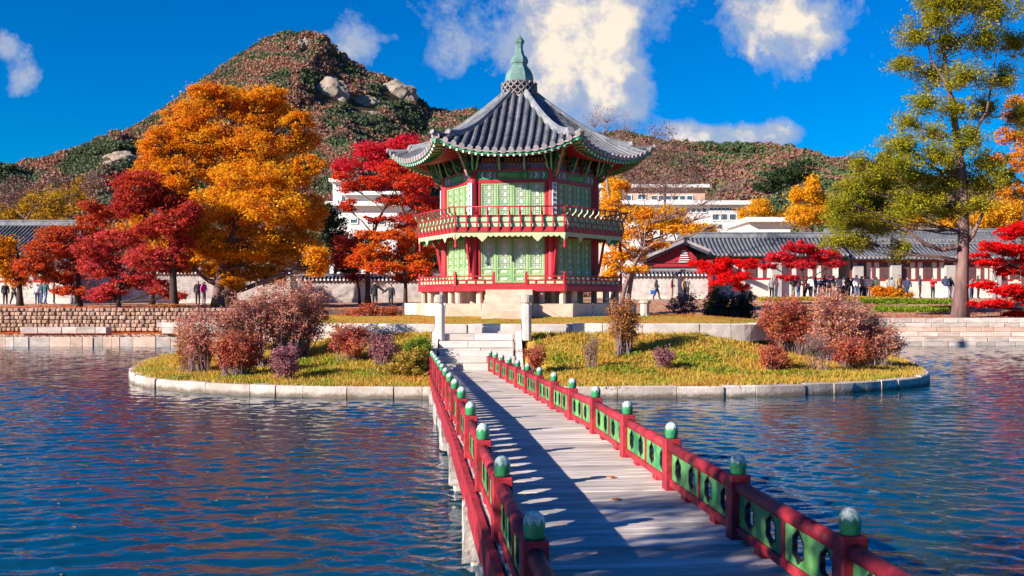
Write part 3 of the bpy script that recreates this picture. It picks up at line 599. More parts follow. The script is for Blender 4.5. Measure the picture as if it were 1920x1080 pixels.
TER = catmull([(x, y, 0) for x, y in [(-1.5, 35.0), (2.5, 35.0), (5.5, 35.15), (8.2, 35.7), (9.9, 38.0), (10.2, 42), (8.8, 46), (4, 48.4), (-3, 48.4), (-8, 46), (-9.9, 42), (-9.9, 38), (-8.4, 35.8), (-5, 35.1)]], 6)
TERP = np.array([(p.x, p.y) for p in TER])
def isl_z(x, y):
    d = edge_dist(x, y)
    if d <= 0: return .28
    s = min(d / 6.6, 1)
    z = .29 + 1.17 * (s * .25 + .75 * s ** 2.6)
    z += .035 * mnoise.noise(Vector((x * 1.1, y * 1.1, 3))) + .05 * mnoise.noise(Vector((x * .35, y * .35, 7))) * min(d, 1)
    if -2.6 < x < .52 and y > 31.6: z = min(z, .22)
    elif -3.2 < x < 1.0 and 27 < y < 32.6: z = min(z, deck_z(y) - .10)
    return z
def ter_z(x, y):
    d = edge_dist(x, y, TERP); return 1.76 + .22 * min(max(d, 0) / 3.0, 1) + .02 * mnoise.noise(Vector((x, y, 1)))
def field(name, poly, fz, mat, step):
    x0, x1, y0, y1 = poly[:, 0].min(), poly[:, 0].max(), poly[:, 1].min(), poly[:, 1].max(); V = []; idx = {}; Q = []
    nx, ny = int((x1 - x0) / step) + 2, int((y1 - y0) / step) + 2
    ds = {}
    for j in range(ny):
        for i in range(nx):
            x, y = x0 + i * step, y0 + j * step; d = edge_dist(x, y, poly)
            if d > -step * .2: idx[i, j] = len(V); V.append((x, y, fz(x, y)))
    for j in range(ny - 1):
        for i in range(nx - 1):
            k = [(i, j), (i + 1, j), (i + 1, j + 1), (i, j + 1)]
            if all(q in idx for q in k): Q.append([idx[q] for q in k])
    # skirt ring to meet the kerb exactly
    return np_mesh(name, V, Q, mat, True)
isl = link('island', field('island', ISLP, isl_z, M['turf'], .3)); tag(isl, kind='structure')
sk = MB(); n_ = len(ISLC)
sk.add([(p.x, p.y, -1.5) for p in ISLC] + [(p.x, p.y, .27) for p in ISLC] + [(p.x * .97 + .02, (p.y - 40) * .97 + 40, .285) for p in ISLC],
       [(i, (i + 1) % n_, n_ + (i + 1) % n_, n_ + i) for i in range(n_)] + [(n_ + i, n_ + (i + 1) % n_, 2 * n_ + (i + 1) % n_, 2 * n_ + i) for i in range(n_)])
tag(sk.build('island_shore', M['dirt']), kind='structure')
ter = link('island_terrace', field('island_terrace', TERP, ter_z, M['turf'], .3)); tag(ter, kind='structure')
def kerb_run(parent, curve, z0, z1, depth, w, pool_mat, out=.0, name='kerb_stone', closed=True, skip=None):
    L_ = [0]; n = len(curve)
    for i in range(n): L_.append(L_[-1] + (curve[(i + 1) % n] - curve[i]).length)
    tot = L_[-1]
    def at(s):
        s = s % tot
        for i in range(n):
            if s <= L_[i + 1]:
                t = (s - L_[i]) / (L_[i + 1] - L_[i]); a, b = curve[i], curve[(i + 1) % n]; d = (b - a).normalized(); return a + (b - a) * t, Vector((d.y, -d.x, 0))
    s = 0.0
    while s < tot - .3:
        ww = min(w * random.uniform(.55, 1.35), tot - s); m = MB(); k = 4; vs = []
        if skip and skip(at(s + ww / 2)[0]): s += ww; continue
        g = .012; zt = z1 + random.uniform(-.015, .015); oo = out + random.uniform(-.035, .03)
        for j in range(k + 1):
            p, nn = at(s + g + (ww - 2 * g) * j / k)
            for (o_, z_) in ((oo, z0), (oo + random.uniform(0, .02), (z0 + z1) / 2), (oo, zt - .03), (oo - .04, zt), (oo - depth, zt + random.uniform(-.01, .01)), (oo - depth, z0)):
                q = p + nn * o_; vs.append((q.x, q.y, z_))
        fs = []
        for j in range(k):
            for i in range(6): a = j * 6 + i; b = j * 6 + (i + 1) % 6; fs.append((a, b, b + 6, a + 6))
        fs += [tuple(reversed(range(6))), tuple(k * 6 + i for i in range(6))]
        c = at(s + ww / 2)[0]; m.add([(x - c.x, y - c.y, z) for x, y, z in vs], fs)
        m.build(name, pool_mat, parent, (c.x, c.y, 0)); s += ww
kerb_run(isl, ISLC, -.5, .31, .45, 1.2, M['kerb'], .10, skip=lambda p: False)
kerb_run(ter, TER, 1.2, 1.79, .35, 1.6, M['granite_w'], .05, 'terrace_stone', skip=lambda p: False)

# grass tufts, uncountable
def blades(name, fz, poly, n, h, mat, cond=None, dens=None):
    x0, x1, y0, y1 = poly[:, 0].min(), poly[:, 0].max(), poly[:, 1].min(), poly[:, 1].max(); pts = []
    while len(pts) < n:
        x = random.uniform(x0, x1); y = y0 + (y1 - y0) * random.random() ** 1.5
        if cond and not cond(x, y): continue
        pts.append((x, y, fz(x, y)))
    C = np.repeat(np.array(pts), 7, 0); k = len(C); C[:, :2] += rng.normal(0, .09, (k, 2)); hh = h * (.4 + rng.random(k)); th = rng.random(k) * 6.28; w = .014 + .012 * rng.random(k)
    lean = rng.normal(0, .45, (k, 2)) * hh[:, None]; dx = np.stack([np.cos(th), np.sin(th)], 1) * w[:, None]
    A = C.copy(); A[:, :2] -= dx; A[:, 2] -= .02; B = C.copy(); B[:, :2] += dx; B[:, 2] -= .02; T = C.copy(); T[:, :2] += lean; T[:, 2] += hh
    V = np.stack([A, B, T], 1).reshape(-1, 3); return tag(link(name, np_mesh(name, V, np.arange(3 * k).reshape(-1, 3), mat)), kind='stuff')
def cg(x, y):
    if not (25 < y < 44): return False
    return edge_dist(x, y) > .1 and edge_dist(x, y, TERP) < 0 and not (-2.6 < x < .6 and 30.5 < y < 35.5)
g1 = blades('bank_grass', isl_z, ISLP, 11000, .10, LEAF['grass'], cg); tag(g1, 'dry yellow and green grass covering the island slopes', 'grass')

# ---- the bridge
BA = Vector((-.0975, .9952, 0)); BB = Vector((.9952, .0975, 0)); BANG = math.atan2(BB.y, BB.x)
def deck_z(s):
    t = max(0, s - 13.5); return CAMZ - 1.82 - .025 * t * min(1, t / 2.5)
LL, LR = .69, 2.47; LC = (LL + LR) / 2; WB = LR - LL
def bp_(lat, s, dz=0.0): return BB * lat + BA * s + Vector((0, 0, deck_z(s) + dz))
S0, S1 = 1.4, 32.35
br = empty('footbridge', bp_(LC, S0), BANG, 'narrow wooden footbridge with red railings and green pierced panels on granite piers', 'bridge')
def bl(lat, s, dz=0.0):      # bridge local: x across, y along
    return Vector((lat - LC, s - S0, deck_z(s) - deck_z(S0) + dz))
PLK = []
for i in range(4):
    m = MB(); m.box((0, 0, -.025), (WB + .12, .186, .05)); me = m.mesh('plank', M['deck'], bevel=.006); PLK.append(me)
s = S0; 
while s < S1:
    sl = math.atan2(deck_z(s + .1) - deck_z(s - .1), .2)
    link('plank', random.choice(PLK), br, bl(LC, s) + Vector((random.uniform(-.015, .015), 0, random.uniform(-.003, .003))), rot=(sl, 0, random.uniform(-.004, .004)), scale=(1, .97 + random.uniform(-.02, .02), 1)); s += .195
def poly_along(name, lat, dz, w, h, mat, rnd=False, s0=S0, s1=S1):
    m = MB(); n = 16; pts = [bl(lat, s0 + (s1 - s0) * i / n, dz) for i in range(n + 1)]
    if rnd: m.tube(pts, w / 2, 10)
    else:
        vs = []
        for p in pts: vs += [p + Vector(q) for q in ((-w / 2, 0, -h / 2), (w / 2, 0, -h / 2), (w / 2, 0, h / 2), (-w / 2, 0, h / 2))]
        fs = [(i * 4 + k, i * 4 + (k + 1) % 4, i * 4 + 4 + (k + 1) % 4, i * 4 + 4 + k) for i in range(n) for k in range(4)] + [(0, 1, 2, 3), (n * 4 + 3, n * 4 + 2, n * 4 + 1, n * 4)]
        m.add(vs, fs)
    return m.build(name, mat, br, smooth=rnd)
for lat, sg in ((LL, -1), (LR, 1)):
    poly_along('fascia_beam', lat + sg * .105, -.135, .06, .30, M['red'])
    poly_along('stone_girder', lat - sg * .16, -.42, .26, .22, M['granite_w'], s0=2.0, s1=29)
# post, cap, panel
pm = MB(); pm.box((0, 0, .17), (.15, .15, .62)); post_me = pm.mesh('railing_post', M['red'], bevel=.008)
cm = MB(); prof = [(.046, 0), (.056, .010), (.056, .025), (.061, .04), (.063, .08), (.059, .108), (.047, .132), (.028, .148), (.006, .155)]
cm.lathe(prof, 18); cap_me = cm.mesh('post_cap', M['cap'], smooth=True)
def cloud_hole(cx, cz, a, b):
    pts = []
    for i in range(28):
        t = 2 * math.pi * i / 28 + math.pi / 2; r = 1 + .10 * math.cos(6 * (t - math.pi / 2)) + .12 * math.exp(-((math.sin(t) - 1) ** 2) * 12) 
        pts.append((cx + a * r * math.cos(t), cz + b * r * math.sin(t)))
    return pts
BAY = 2.02; PW = (BAY - .15 - .05) / 2; PH = .255
def panel_meshes():
    out = poly = [(-PW / 2, 0), (PW / 2, 0), (PW / 2, PH), (-PW / 2, PH)]
    hs = [cloud_hole(x, PH * .5, .096, .090) for x in (-PW * .25, PW * .25)]
    m = MB(); m.prism(poly, -.014, .014, hs); M1 = m.mesh('panel', M['green'])
    m = MB()
    m.prism(cloud_hole(0, PH * .5, .104, .098), -.0165, .0165, [cloud_hole(0, PH * .5, .090, .083)])
    return M1, m.mesh('hole_border', M['black'])
pan_me, rim_me = panel_meshes()
pan_me.transform(Matrix.Rotation(R(90), 4, 'Z')); rim_me.transform(Matrix.Rotation(R(90), 4, 'Z'))
dv = MB(); dv.box((0, 0, PH / 2), (.05, .05, PH + .06)); div_me = dv.mesh('divider', M['red'])
hr = MB(); hr.tube([(0, -(BAY - .15) / 2, 0), (0, (BAY - .15) / 2, 0)], .052, 12); hr_me = hr.mesh('handrail', M['red'], smooth=True)
br2 = MB(); br2.box((0, 0, 0), (.075, BAY - .15, .065)); bot_me = br2.mesh('bottom_rail', M['red'], bevel=.006)
ft = MB(); ft.box((0, 0, 0), (.07, .16, .06)); foot_me = ft.mesh('rail_foot', M['red'])
for lat, sg in ((LL, -1), (LR, 1)):
    for k in range(-2, 14):
        s = (5.78 if sg < 0 else 5.70) + BAY * k; sl = math.atan2(deck_z(s + BAY) - deck_z(s), BAY)
        p = link('railing_post', post_me, br, bl(lat, s)); link('post_cap', cap_me, p, (0, 0, .48), random.uniform(0, 6))
        if k < 13:
            mid = (bl(lat, s) + bl(lat, s + BAY)) / 2; rr = (sl, 0, 0)
            link('handrail', hr_me, br, mid + Vector((0, 0, .392)), rot=rr); link('bottom_rail', bot_me, br, mid + Vector((0, 0, .07)), rot=rr)
            link('divider', div_me, br, mid + Vector((0, 0, .085)), rot=rr)
            for q in (-1, 1):
                a = link('panel', pan_me, br, mid + Vector((0, q * (PW / 2 + .025), .098 + math.tan(sl) * q * (PW / 2))), rot=rr); link('hole_border', rim_me, a, (0, -PW * .25, 0)); link('hole_border', rim_me, a, (0, PW * .25, 0))
                link('rail_foot', foot_me, br, mid + Vector((0, q * .45, .02 + math.tan(sl) * q * .45)), rot=rr)
# granite piers and rough stone brackets in the water
def rough_block(name, dims, seed, mat):
    bm = bmesh.new(); bmesh.ops.create_cube(bm, size=1.0); bmesh.ops.subdivide_edges(bm, edges=bm.edges[:], cuts=4, use_grid_fill=True)
    for v in bm.verts:
        c = v.co.copy(); v.co = Vector((c.x * dims[0], c.y * dims[1], c.z * dims[2]))
        v.co += Vector((c.x, c.y, c.z)).normalized() * (.05 * mnoise.fractal(v.co * 3 + Vector((seed, 0, 0)), 1, 2, 4))
    me = bpy.data.meshes.new(name); bm.to_mesh(me); bm.free(); me.materials.append(mat); return me
pier_me = stone_mesh('pier', M['granite_w'], 77, .06, .01)
RB = [rough_block('bracket_stone', (.42, .55, .50), i * 3.3, M['rough']) for i in range(3)]
for k in range(12):
    s = 4.2 + BAY * k + (.4 if k % 2 else 0)
    if s > 29: break
    zt = bl(LC, s, -.53).z; zb = -1.5 - deck_z(S0)
    for x in (-WB / 2 + .08, WB / 2 - .08):
        link('pier', pier_me, br, (x, s - S0, (zt + zb) / 2), scale=(.30, .30, zt - zb))
    if k % 2 == 1 or k == 2:
        for x in (-WB / 2 + .06, WB / 2 - .06): link('bracket_stone', random.choice(RB), br, (x, s - S0 - .35, zt + .06), random.uniform(-.2, .2))
# fallen leaves on the deck
for (u, v, lab) in [(1146, 896, 'orange leaf lying on the grey boards, farther of the two beside the shade edge'), (1155, 938, 'orange leaf lying on the grey boards, nearer of the two beside the shade edge'), (1400, 1022, 'small orange leaf at the foot of the near right railing post')]:
    d = 1.82 * F / (v - HV); p = P(u, v, d); m = MB(); pts = [(.04 * math.cos(t) * (1 + .3 * math.cos(5 * t)), .04 * math.sin(t) * (1 + .3 * math.cos(5 * t))) for t in [k * .3927 for k in range(16)]]
    m.prism(pts, 0, .004, M=Matrix.Rotation(R(90), 4, 'X')); tag(m.build('fallen_leaf', M['orange'], None, (p.x, p.y, deck_z(p.y) + .012), random.uniform(0, 6)), lab, 'leaf', 'fallen leaves on the bridge boards')

# ---- steps from the bridge to the terrace
st = empty('stone_steps', P(893, 697, 32.5), BANG * .35, 'broad white granite steps rising from the bridge end to the island terrace', 'steps')
st.location.z = .40; NS = 5; rise = .22; run = .36
for k in range(NS):
    y = k * run; hw = 1.22 - .01 * k; cut = [-.42, .35, .15, -.25, -.05][k]
    for a, b in ((-hw, cut), (cut, hw)):
        link('step_stone', random.choice(BLKW), st, ((a + b) / 2, y + .35, rise * (k + .5) - .0), scale=(b - a - .012, .7, rise - .012))
    mcore = None
co = MB(); co.box((0, 1.6, .25), (2.3, 2.0, .7)); co.build('step_core', M['granite_w'], st)
lo = MB(); lo.box((0, -.18, -.06), (2.5, .34, .14)); lo.build('threshold_slab', M['granite_w'], st, bevel=.01)
for sx in (-1, 1):
    m = MB(); w_ = .2; x = sx * 1.34
    pr = [(-.25, -.2), (1.85, -.2), (1.85, 1.18), (1.65, 1.18), (.05, .22), (-.25, .20)]
    m.prism(pr, -w_ / 2, w_ / 2, M=Matrix.Translation((x, 0, 0)) @ Matrix.Rotation(R(90), 4, 'Z') @ Matrix.Scale(1, 4))
    m.build('side_slab', M['granite_w'], st, bevel=.015)
def stone_post(u, d, lab):
    p = P(u, 640, d); o = empty('stone_post', (p.x, p.y, 1.28), BANG * .35, lab, 'stone post', 'stone posts at the head of the steps')
    m = MB(); m.lathe([(.165, 0), (.165, 1.12), (.13, 1.16), (.13, 1.2)], 8, ph=R(22.5)); m.build('shaft', M['granite_w'], o, bevel=.01)
    m = MB(); m.lathe([(.13, 1.2), (.175, 1.23), (.18, 1.40), (.165, 1.47), (.06, 1.49)], 16); m.build('post_head', M['granite'], o, smooth=False)
stone_post(825, 33.9, 'tall white granite post on the left side of the island steps'); stone_post(987.5, 33.9, 'tall white granite post on the right side of the island steps')
# ================================================================== THE PAVILION
PAV = empty('hexagonal_pavilion', (.29, 42.0, 2.0), R(-6), 'two storey hexagonal pavilion with green lattice doors and grey tiled roof on the island', 'pavilion')
C30 = math.cos(R(30)); T30 = math.tan(R(30))
def face(name, me, k, loc=(0, 0, 0), kind=None, parent=PAV):
    """place a mesh modelled for the front face (outwards is -Y) on face k"""
    v = Matrix.Rotation(R(60 * k), 4, 'Z') @ Vector(loc); return link(name, me, parent, v, R(60 * k), kind)
def hexring(m, R0, R1, z0, z1, n=6, ph=30 - 30):
    pass
def hexslab(m, Rr, z0, z1): m.lathe([(Rr, z0), (Rr, z1)], 6, ph=0.0)
# stone platform in pieces
for k in range(6):
    hw = 4.65 / 2; x = -hw
    m = MB()
    ws = [1.35, 1.1, .95, 1.25]
    for i, w_ in enumerate(ws):
        b = min(x + w_, hw)
        m = MB(); m.prism([(x + .014, -.30), (b - .014, -.30), (b - .014, .43), (x + .014, .43)], -4.65 * C30, -4.65 * C30 + .34)
        me = m.mesh('platform_stone', M['granite_w'] if (i + k) % 3 else M['granite_p'], bevel=.012); face('platform_stone', me, k); x = b
m = MB(); hexslab(m, 4.40, -.3, .40); m.build('platform_fill', M['granite'], PAV)
# stilts
sm = MB(); sm.lathe([(.125, 0), (.125, .47)], 8, ph=R(22.5)); stilt = sm.mesh('stilt', M['granite_p'], bevel=.01)
for k in range(6):
    a = R(60 * k); ca, sa = math.cos(a), math.sin(a)
    link('stilt', stilt, PAV, (3.85 * ca, 3.85 * sa, .43), a); link('stilt', stilt, PAV, (2.98 * ca, 2.98 * sa, .43), a)
    for t in (-1.15, 1.15): face('stilt', stilt, k, (t, -3.85 * C30, .43))
m = MB(); hexslab(m, 2.55, .40, .95); m.build('foundation_wall', M['granite_p'], PAV)
# lower deck
m = MB(); hexslab(m, 4.04, .93, 1.09); m.build('lower_deck', M['red'], PAV)
m = MB(); hexslab(m, 3.96, 1.09, 1.115); m.build('lower_deck_boards', M['soffit'], PAV)
SL = 4.04
m = MB(); m.box((0, -SL * C30 - .03, 1.0), (SL + .02, .07, .22)); sk_me = m.mesh('deck_skirt', M['redpav'], bevel=.006)
for k in range(6): face('deck_skirt', sk_me, k)
# lower railing, one run per face; the front one has a gap for the steps
def low_rail(x0, x1, nm):
    y = -SL * C30 + .02; w = x1 - x0; c = (x0 + x1) / 2; m = MB()
    m.box((c, y, 1.15), (w, .05, .05)); m.box((c, y, 1.31), (w, .05, .04)); m.box((c, y, 1.45), (w, .06, .045))
    nb_ = max(2, round(w / .36))
    for i in range(nb_ + 1): m.box((x0 + w * i / nb_, y, 1.23), (.045, .055, .15))
    return m.mesh('lower_railing', M['redpav']), nb_
def low_panel(x0, x1):
    y = -SL * C30 + .03; m = MB(); w = x1 - x0; m.box(((x0 + x1) / 2, y, 1.23), (w, .015, .13)); return m.mesh('railing_panel', M['cream'])
def low_dia(x0, x1):
    m = MB(); y = -SL * C30 + .02; w = x1 - x0; n = max(2, round(w / .36))
    for i in range(n):
        x = x0 + w * (i + .5) / n; m.prism([(x - .07, 1.38), (x, 1.335), (x + .07, 1.38), (x, 1.425)], y - .02, y + .02)
    return m.mesh('diamond_spacer', M['cream'])
pst = MB(); pst.box((0, 0, 1.30), (.10, .10, .46)); pst.lathe([(.03, 1.53), (.05, 1.56), (.045, 1.60), (.01, 1.63)], 8); pst_me = pst.mesh('railing_post', M['redpav'])
for k in range(6):
    runs = [(-SL / 2 + .05, SL / 2 - .05)] if k else [(-SL / 2 + .05, -.6), (.6, SL / 2 - .05)]
    for a, b in runs:
        me, n_ = low_rail(a, b, ''); face('lower_railing', me, k); face('railing_panel', low_panel(a, b), k); face('diamond_spacer', low_dia(a, b), k)
        for x in ((a,) if b > 1 and not k else (b,) if not k else ()): face('railing_post', pst_me, k, (x, -SL * C30 + .02, 0))
    a = R(60 * k); link('railing_post', pst_me, PAV, (SL * math.cos(a), SL * math.sin(a), 0), a)
# steps up to the lower deck
for i in range(5):
    m = MB(); tz_ = .195 + .19 * i; m.box((0, -3.62 - .29 * (4 - i), (tz_ - .2) / 2), (1.72, .30, tz_ + .2)); m.build('stair_step', M['granite_p'], PAV, bevel=.012)
# columns
cm_ = MB(); cm_.lathe([(.185, 1.11), (.185, 5.42)], 16); col_me = cm_.mesh('column', M['redpav'], smooth=False)
for k in range(6):
    a = R(60 * k); link('column', col_me, PAV, (2.98 * math.cos(a), 2.98 * math.sin(a), 0), a)
AP = 2.98 * C30      # wall plane
m = MB(); hexslab(m, 2.72, 1.12, 5.4); m.build('inner_core', M['mortar_dark'], PAV)
# wall frames
def frames(k):
    out = []
    m = MB(); y = -AP
    for z, h in ((1.16, .10), (2.99, .12), (3.30, .08), (5.03, .12)): m.box((0, y, z), (2.66, .16, h))
    for x in (-1.255, 1.255): m.box((x, y, 2.07), (.09, .14, 1.74)); m.box((x, y, 4.15), (.09, .14, 1.64))
    return m.mesh('wall_frame', M['redpav'])
fr_me = frames(0)
for k in range(6): face('wall_frame', fr_me, k)
# lattice leaf meshes
LW = 2.42 / 4
def leaf_frame(h, lat_bot, panels):
    m = MB(); w = LW - .012
    m.box((-w / 2 + .034, 0, h / 2), (.068, .05, h)); m.box((w / 2 - .034, 0, h / 2), (.068, .05, h))
    m.box((0, 0, h - .035), (w - .136, .05, .07)); m.box((0, 0, .03), (w - .136, .05, .06)); m.box((0, 0, lat_bot - .03), (w - .136, .05, .06))
    z = lat_bot - .06
    for i in range(panels - 1): m.box((0, 0, lat_bot * (i + 1) / panels), (w - .136, .05, .05))
    m.box((0, .012, lat_bot / 2), (w - .13, .02, lat_bot - .04))
    return m.mesh('door_frame', M['lattice'])
def leaf_lattice(h, lat_bot):
    m = MB(); w = LW - .012 - .136; z0, z1 = lat_bot, h - .07; H_ = z1 - z0; nx = 6; ny = max(8, round(H_ / (w / nx) * .86)); cx = w / nx; cz = H_ / ny; bw = .012
    def cell_open(i, j, horiz):
        jj = (j - ny // 2) % 3
        if horiz:   # horizontal bar at row j through column i
            return i in (2, 3) and jj == 0
        return i == 3 and jj in (0, 2)
    for j in range(ny + 1):
        for i in range(nx):
            if 0 < j < ny and cell_open(i, j, True): continue
            if i in (1, 4) and 0 < j < ny and (j - ny // 2) % 3 == 1: continue
            m.box((-w / 2 + (i + .5) * cx, -.004, z0 + j * cz), (cx, .02, bw))
    for i in range(nx + 1):
        for j in range(ny):
            if 0 < i < nx and cell_open(i, j, False): continue
            m.box((-w / 2 + i * cx, -.004, z0 + (j + .5) * cz), (bw * (2.2 if i in (0, 6) else 1.6 if i in (1, 5) else 1), .018, cz))
    # small corner blocks that make the chain of octagons
    for j in range(ny // 2 % 5, ny, 5):
        pass
    return m.mesh('lattice', M['lattice'])
def leaf_paper(h, lat_bot):
    m = MB(); m.box((0, .018, (lat_bot + h - .06) / 2), (LW - .14, .008, h - lat_bot - .05)); return m.mesh('door_paper', M['paper'])
def leaf_motif(lat_bot, panels):
    m = MB()
    for i in range(panels):
        c = lat_bot * (i + .5) / panels
        for dx in (-.07, 0, .07): m.prism([(dx + .05 * math.cos(t) * (1 if abs(math.sin(2 * t)) > .3 else .6), c + .042 * math.sin(t)) for t in [q * math.pi / 6 for q in range(12)]], -.006, .004)
    return m.mesh('painted_motif', M['white'])
def leaves(k, z, h, lat, variants):
    for i in range(4):
        np_ = variants[i]; lb_ = lat[i]; key = (round(h, 2), lb_, np_)
        if key not in LEAFC: LEAFC[key] = (leaf_frame(h, lb_, np_), leaf_lattice(h, lb_), leaf_paper(h, lb_), leaf_motif(lb_, np_))
        a, b, c, d = LEAFC[key]; o = face('door_leaf', a, k, (-1.21 + LW * (i + .5), -AP - .02, z)); link('lattice', b, o, (0, 0, 0)); link('door_paper', c, o); link('painted_motif', d, o, (0, -.012, 0))
LEAFC = {}
for k in range(6):
    leaves(k, 1.22, 1.70, [.56, .56, .56, .56], [2, 2, 2, 2]); leaves(k, 3.35, 1.62, [.42] * 4, [1] * 4)
lk = MB(); lk.box((0, -AP - .08, 2.10), (.05, .04, .16)); lo_ = lk.build('door_lock', M['black'], PAV); lo_.rotation_euler = (0, 0, 0)
# upper balcony
m = MB(); hexslab(m, 3.98, 3.08, 3.22); m.build('balcony_floor', M['red'], PAV)
y0 = -SL * C30
m = MB(); m.box((0, y0 - .03, 3.16), (SL + .02, .07, .21)); fa_me = m.mesh('balcony_fascia', M['redpav'], bevel=.006)
def valance():
    pts = [(-SL / 2 - .02, 3.05), (SL / 2 + .02, 3.05)]; bot = []; n = 20; w = SL / n
    for i in range(n):
        xa = SL / 2 - i * w
        for j in range(6):
            t = j / 6; x = xa - t * w; dz = .065 * math.sin(math.pi * t) ** .6
            for c in (-1.02, 1.02):
                if abs(x - c) < .20: dz = max(dz, .20 * (1 - abs(x - c) / .20) + .05)
            if abs(abs(x) - SL / 2) < .16: dz = max(dz, .11 * (1 - (SL / 2 - abs(x)) / .16) + .07)
            bot.append((x, 2.955 - dz))
    m = MB(); m.prism(pts + bot, y0 - .045, y0 - .02); return m.mesh('scalloped_valance', M['cream'])
va_me = valance()
def bal_panels():
    m = MB(); m.box((0, y0, 3.46), (SL - .1, .02, .38)); return m.mesh('balcony_panel', M['mint'])
def bal_rails():
    m = MB()
    for z, h in ((3.44, .035), (3.665, .055)): m.box((0, y0 - .012, z), (SL - .04, .055, h))
    return m.mesh('balcony_rail', M['redpav'])
bp_me, brl_me = bal_panels(), bal_rails()
def baluster():
    # S shaped bracket leaning outwards, modelled in the YZ plane
    cl = [(0, 3.08), (-.05, 3.2), (-.085, 3.34), (-.04, 3.50), (-.02, 3.62), (-.06, 3.72), (-.17, 3.80), (-.205, 3.90), (-.20, 3.965)]
    wd = [.05, .055, .06, .045, .04, .05, .045, .04, .05]; L_, R_ = [], []
    for (y, z), w in zip(cl, wd): L_.append((y - w / 2 * 1.2, z)); R_.append((y + w / 2 * 1.2, z))
    poly = L_ + R_[::-1]
    Mx = Matrix.Rotation(R(90), 4, 'Z')
    a = MB(); a.prism([(y, z) for y, z in poly], -.025, .025, M=Mx)     # (x->y)
    b = MB(); b.prism([(y - .0 if i else y, z) for i, (y, z) in enumerate([(p[0] * 1.0 - .012, p[1]) for p in L_] + [(p[0] + .004, p[1]) for p in L_[::-1]])], -.032, .032, M=Mx)
    return a.mesh('baluster', M['mint']), b.mesh('baluster_edge', M['redpav'])
ba_me, be_me = baluster()
hrm = MB(); hrm.tube([(-(SL + .46) / 2, y0 - .20, 3.985), ((SL + .46) / 2, y0 - .20, 3.985)], .024, 8); hr2_me = hrm.mesh('balcony_handrail', M['redpav'], smooth=True)
for k in range(6):
    face('balcony_fascia', fa_me, k); face('scalloped_valance', va_me, k); face('balcony_panel', bp_me, k); face('balcony_rail', brl_me, k); face('balcony_handrail', hr2_me, k)
    for i in range(11):
        x = -SL / 2 + .02 + (SL - .04) * i / 10; o = face('baluster', ba_me, k, (x, y0 - .03, 0)); link('baluster_edge', be_me, o)
# corner drops and braces
dm = MB(); dm.lathe([(.01, 2.46), (.05, 2.50), (.07, 2.56), (.045, 2.62), (.05, 2.66), (.06, 3.3), (.06, 3.34)], 8); dr_me = dm.mesh('corner_drop', M['redpav'])
bm_ = MB(); bm_.bar((3.15, 0, 1.6), (3.40, 0, 3.0), .08, .10); brc_me = bm_.mesh('corner_brace', M['redpav'])
def spandrel():
    pts = [(3.55, 3.04), (3.62, 2.75), (3.72, 2.80), (3.78, 2.70), (3.9, 2.82), (4.0, 3.04)]
    m = MB(); m.prism(pts, -.02, .02); return m.mesh('carved_spandrel', M['teal'])
sp_me = spandrel()
for k in range(6):
    a = R(60 * k); link('corner_drop', dr_me, PAV, (4.02 * math.cos(a), 4.02 * math.sin(a), 0), a); link('corner_brace', brc_me, PAV, (0, 0, 0), a); link('carved_spandrel', sp_me, PAV, (0, 0, 0), a)
# painted beam above the upper doors, boards and struts
def bx_mesh(name, mat, items):
    m = MB()
    for c, d in items: m.box(c, d)
    return m.mesh(name, mat)
yb = -AP
bm1 = bx_mesh('painted_beam', M['teal'], [((0, yb, 5.25), (2.66, .18, .31))])
bm2 = bx_mesh('beam_centre_panel', M['green'], [((0, yb - .095, 5.245), (1.12, .012, .20))])
bm3 = bx_mesh('red_plate', M['redpav'], [((0, yb, 5.44), (2.66, .22, .07)), ((-.47, yb - .03, 5.70), (.07, .08, .46)), ((.47, yb - .03, 5.70), (.07, .08, .46))])
bm4 = bx_mesh('painted_board', M['purple'], [((0, yb + .02, 5.62), (2.6, .06, .34))])
bm5 = bx_mesh('dark_frieze', M['black'], [((0, yb + .03, 5.90), (2.7, .10, .34)), ((0, yb - .085, 5.245), (1.2, .012, .24))])
def chev(name, mat, xs_, s=.05):
    out = []
    for x in xs_:
        for sg in (-1, 1):
            m = MB(); m.prism([(sg * x, 5.14), (sg * x + .05, 5.14), (sg * x + .05 + .05 * sg, 5.245), (sg * x + .05, 5.35), (sg * x, 5.35), (sg * x + .05 * sg, 5.245)], yb - .108, yb - .090); out.append((name, m.mesh(name, mat)))
    return out
ch1, ch2, ch3 = chev('beam_chevron', M['pink'], [.66, .93]), chev('beam_chevron', M['blue'], [.75, 1.03]), chev('beam_chevron', M['white'], [.84, 1.13])
def arcs(name, mat, r0, r1):
    out = []
    for c in (-.86, 0, .86):
        m = MB(); n = 10; o_ = [(c + r1 * 1.25 * math.cos(math.pi * i / n), 5.49 + r1 * math.sin(math.pi * i / n)) for i in range(n + 1)]; i_ = [(c + r0 * 1.25 * math.cos(math.pi * i / n), 5.49 + r0 * math.sin(math.pi * i / n)) for i in range(n, -1, -1)]
        m.prism(o_ + i_, yb - .035, yb - .012); out.append((name, m.mesh(name, mat)))
    return out
ar1 = arcs('painted_arc', M['green'], .20, .23)
fr = MB()
for c in (-.86, 0, .86):
    for i in range(5): x = c + (i - 2) * .13; fr.prism([(x - .045, 5.76), (x + .045, 5.76), (x + .02, 5.84), (x + .045, 5.90), (x - .045, 5.90), (x - .02, 5.84)], yb - .045, yb - .02)
fr_o = fr.mesh('frieze_ornament', M['orange'])
for k in range(6):
    for nm, me in (('painted_beam', bm1), ('beam_centre_panel', bm2), ('red_plate', bm3), ('painted_board', bm4), ('dark_frieze', bm5), *ch1, *ch2, *ch3, *ar1): face(nm, me, k)
    face('frieze_ornament', fr_o, k, kind='stuff')
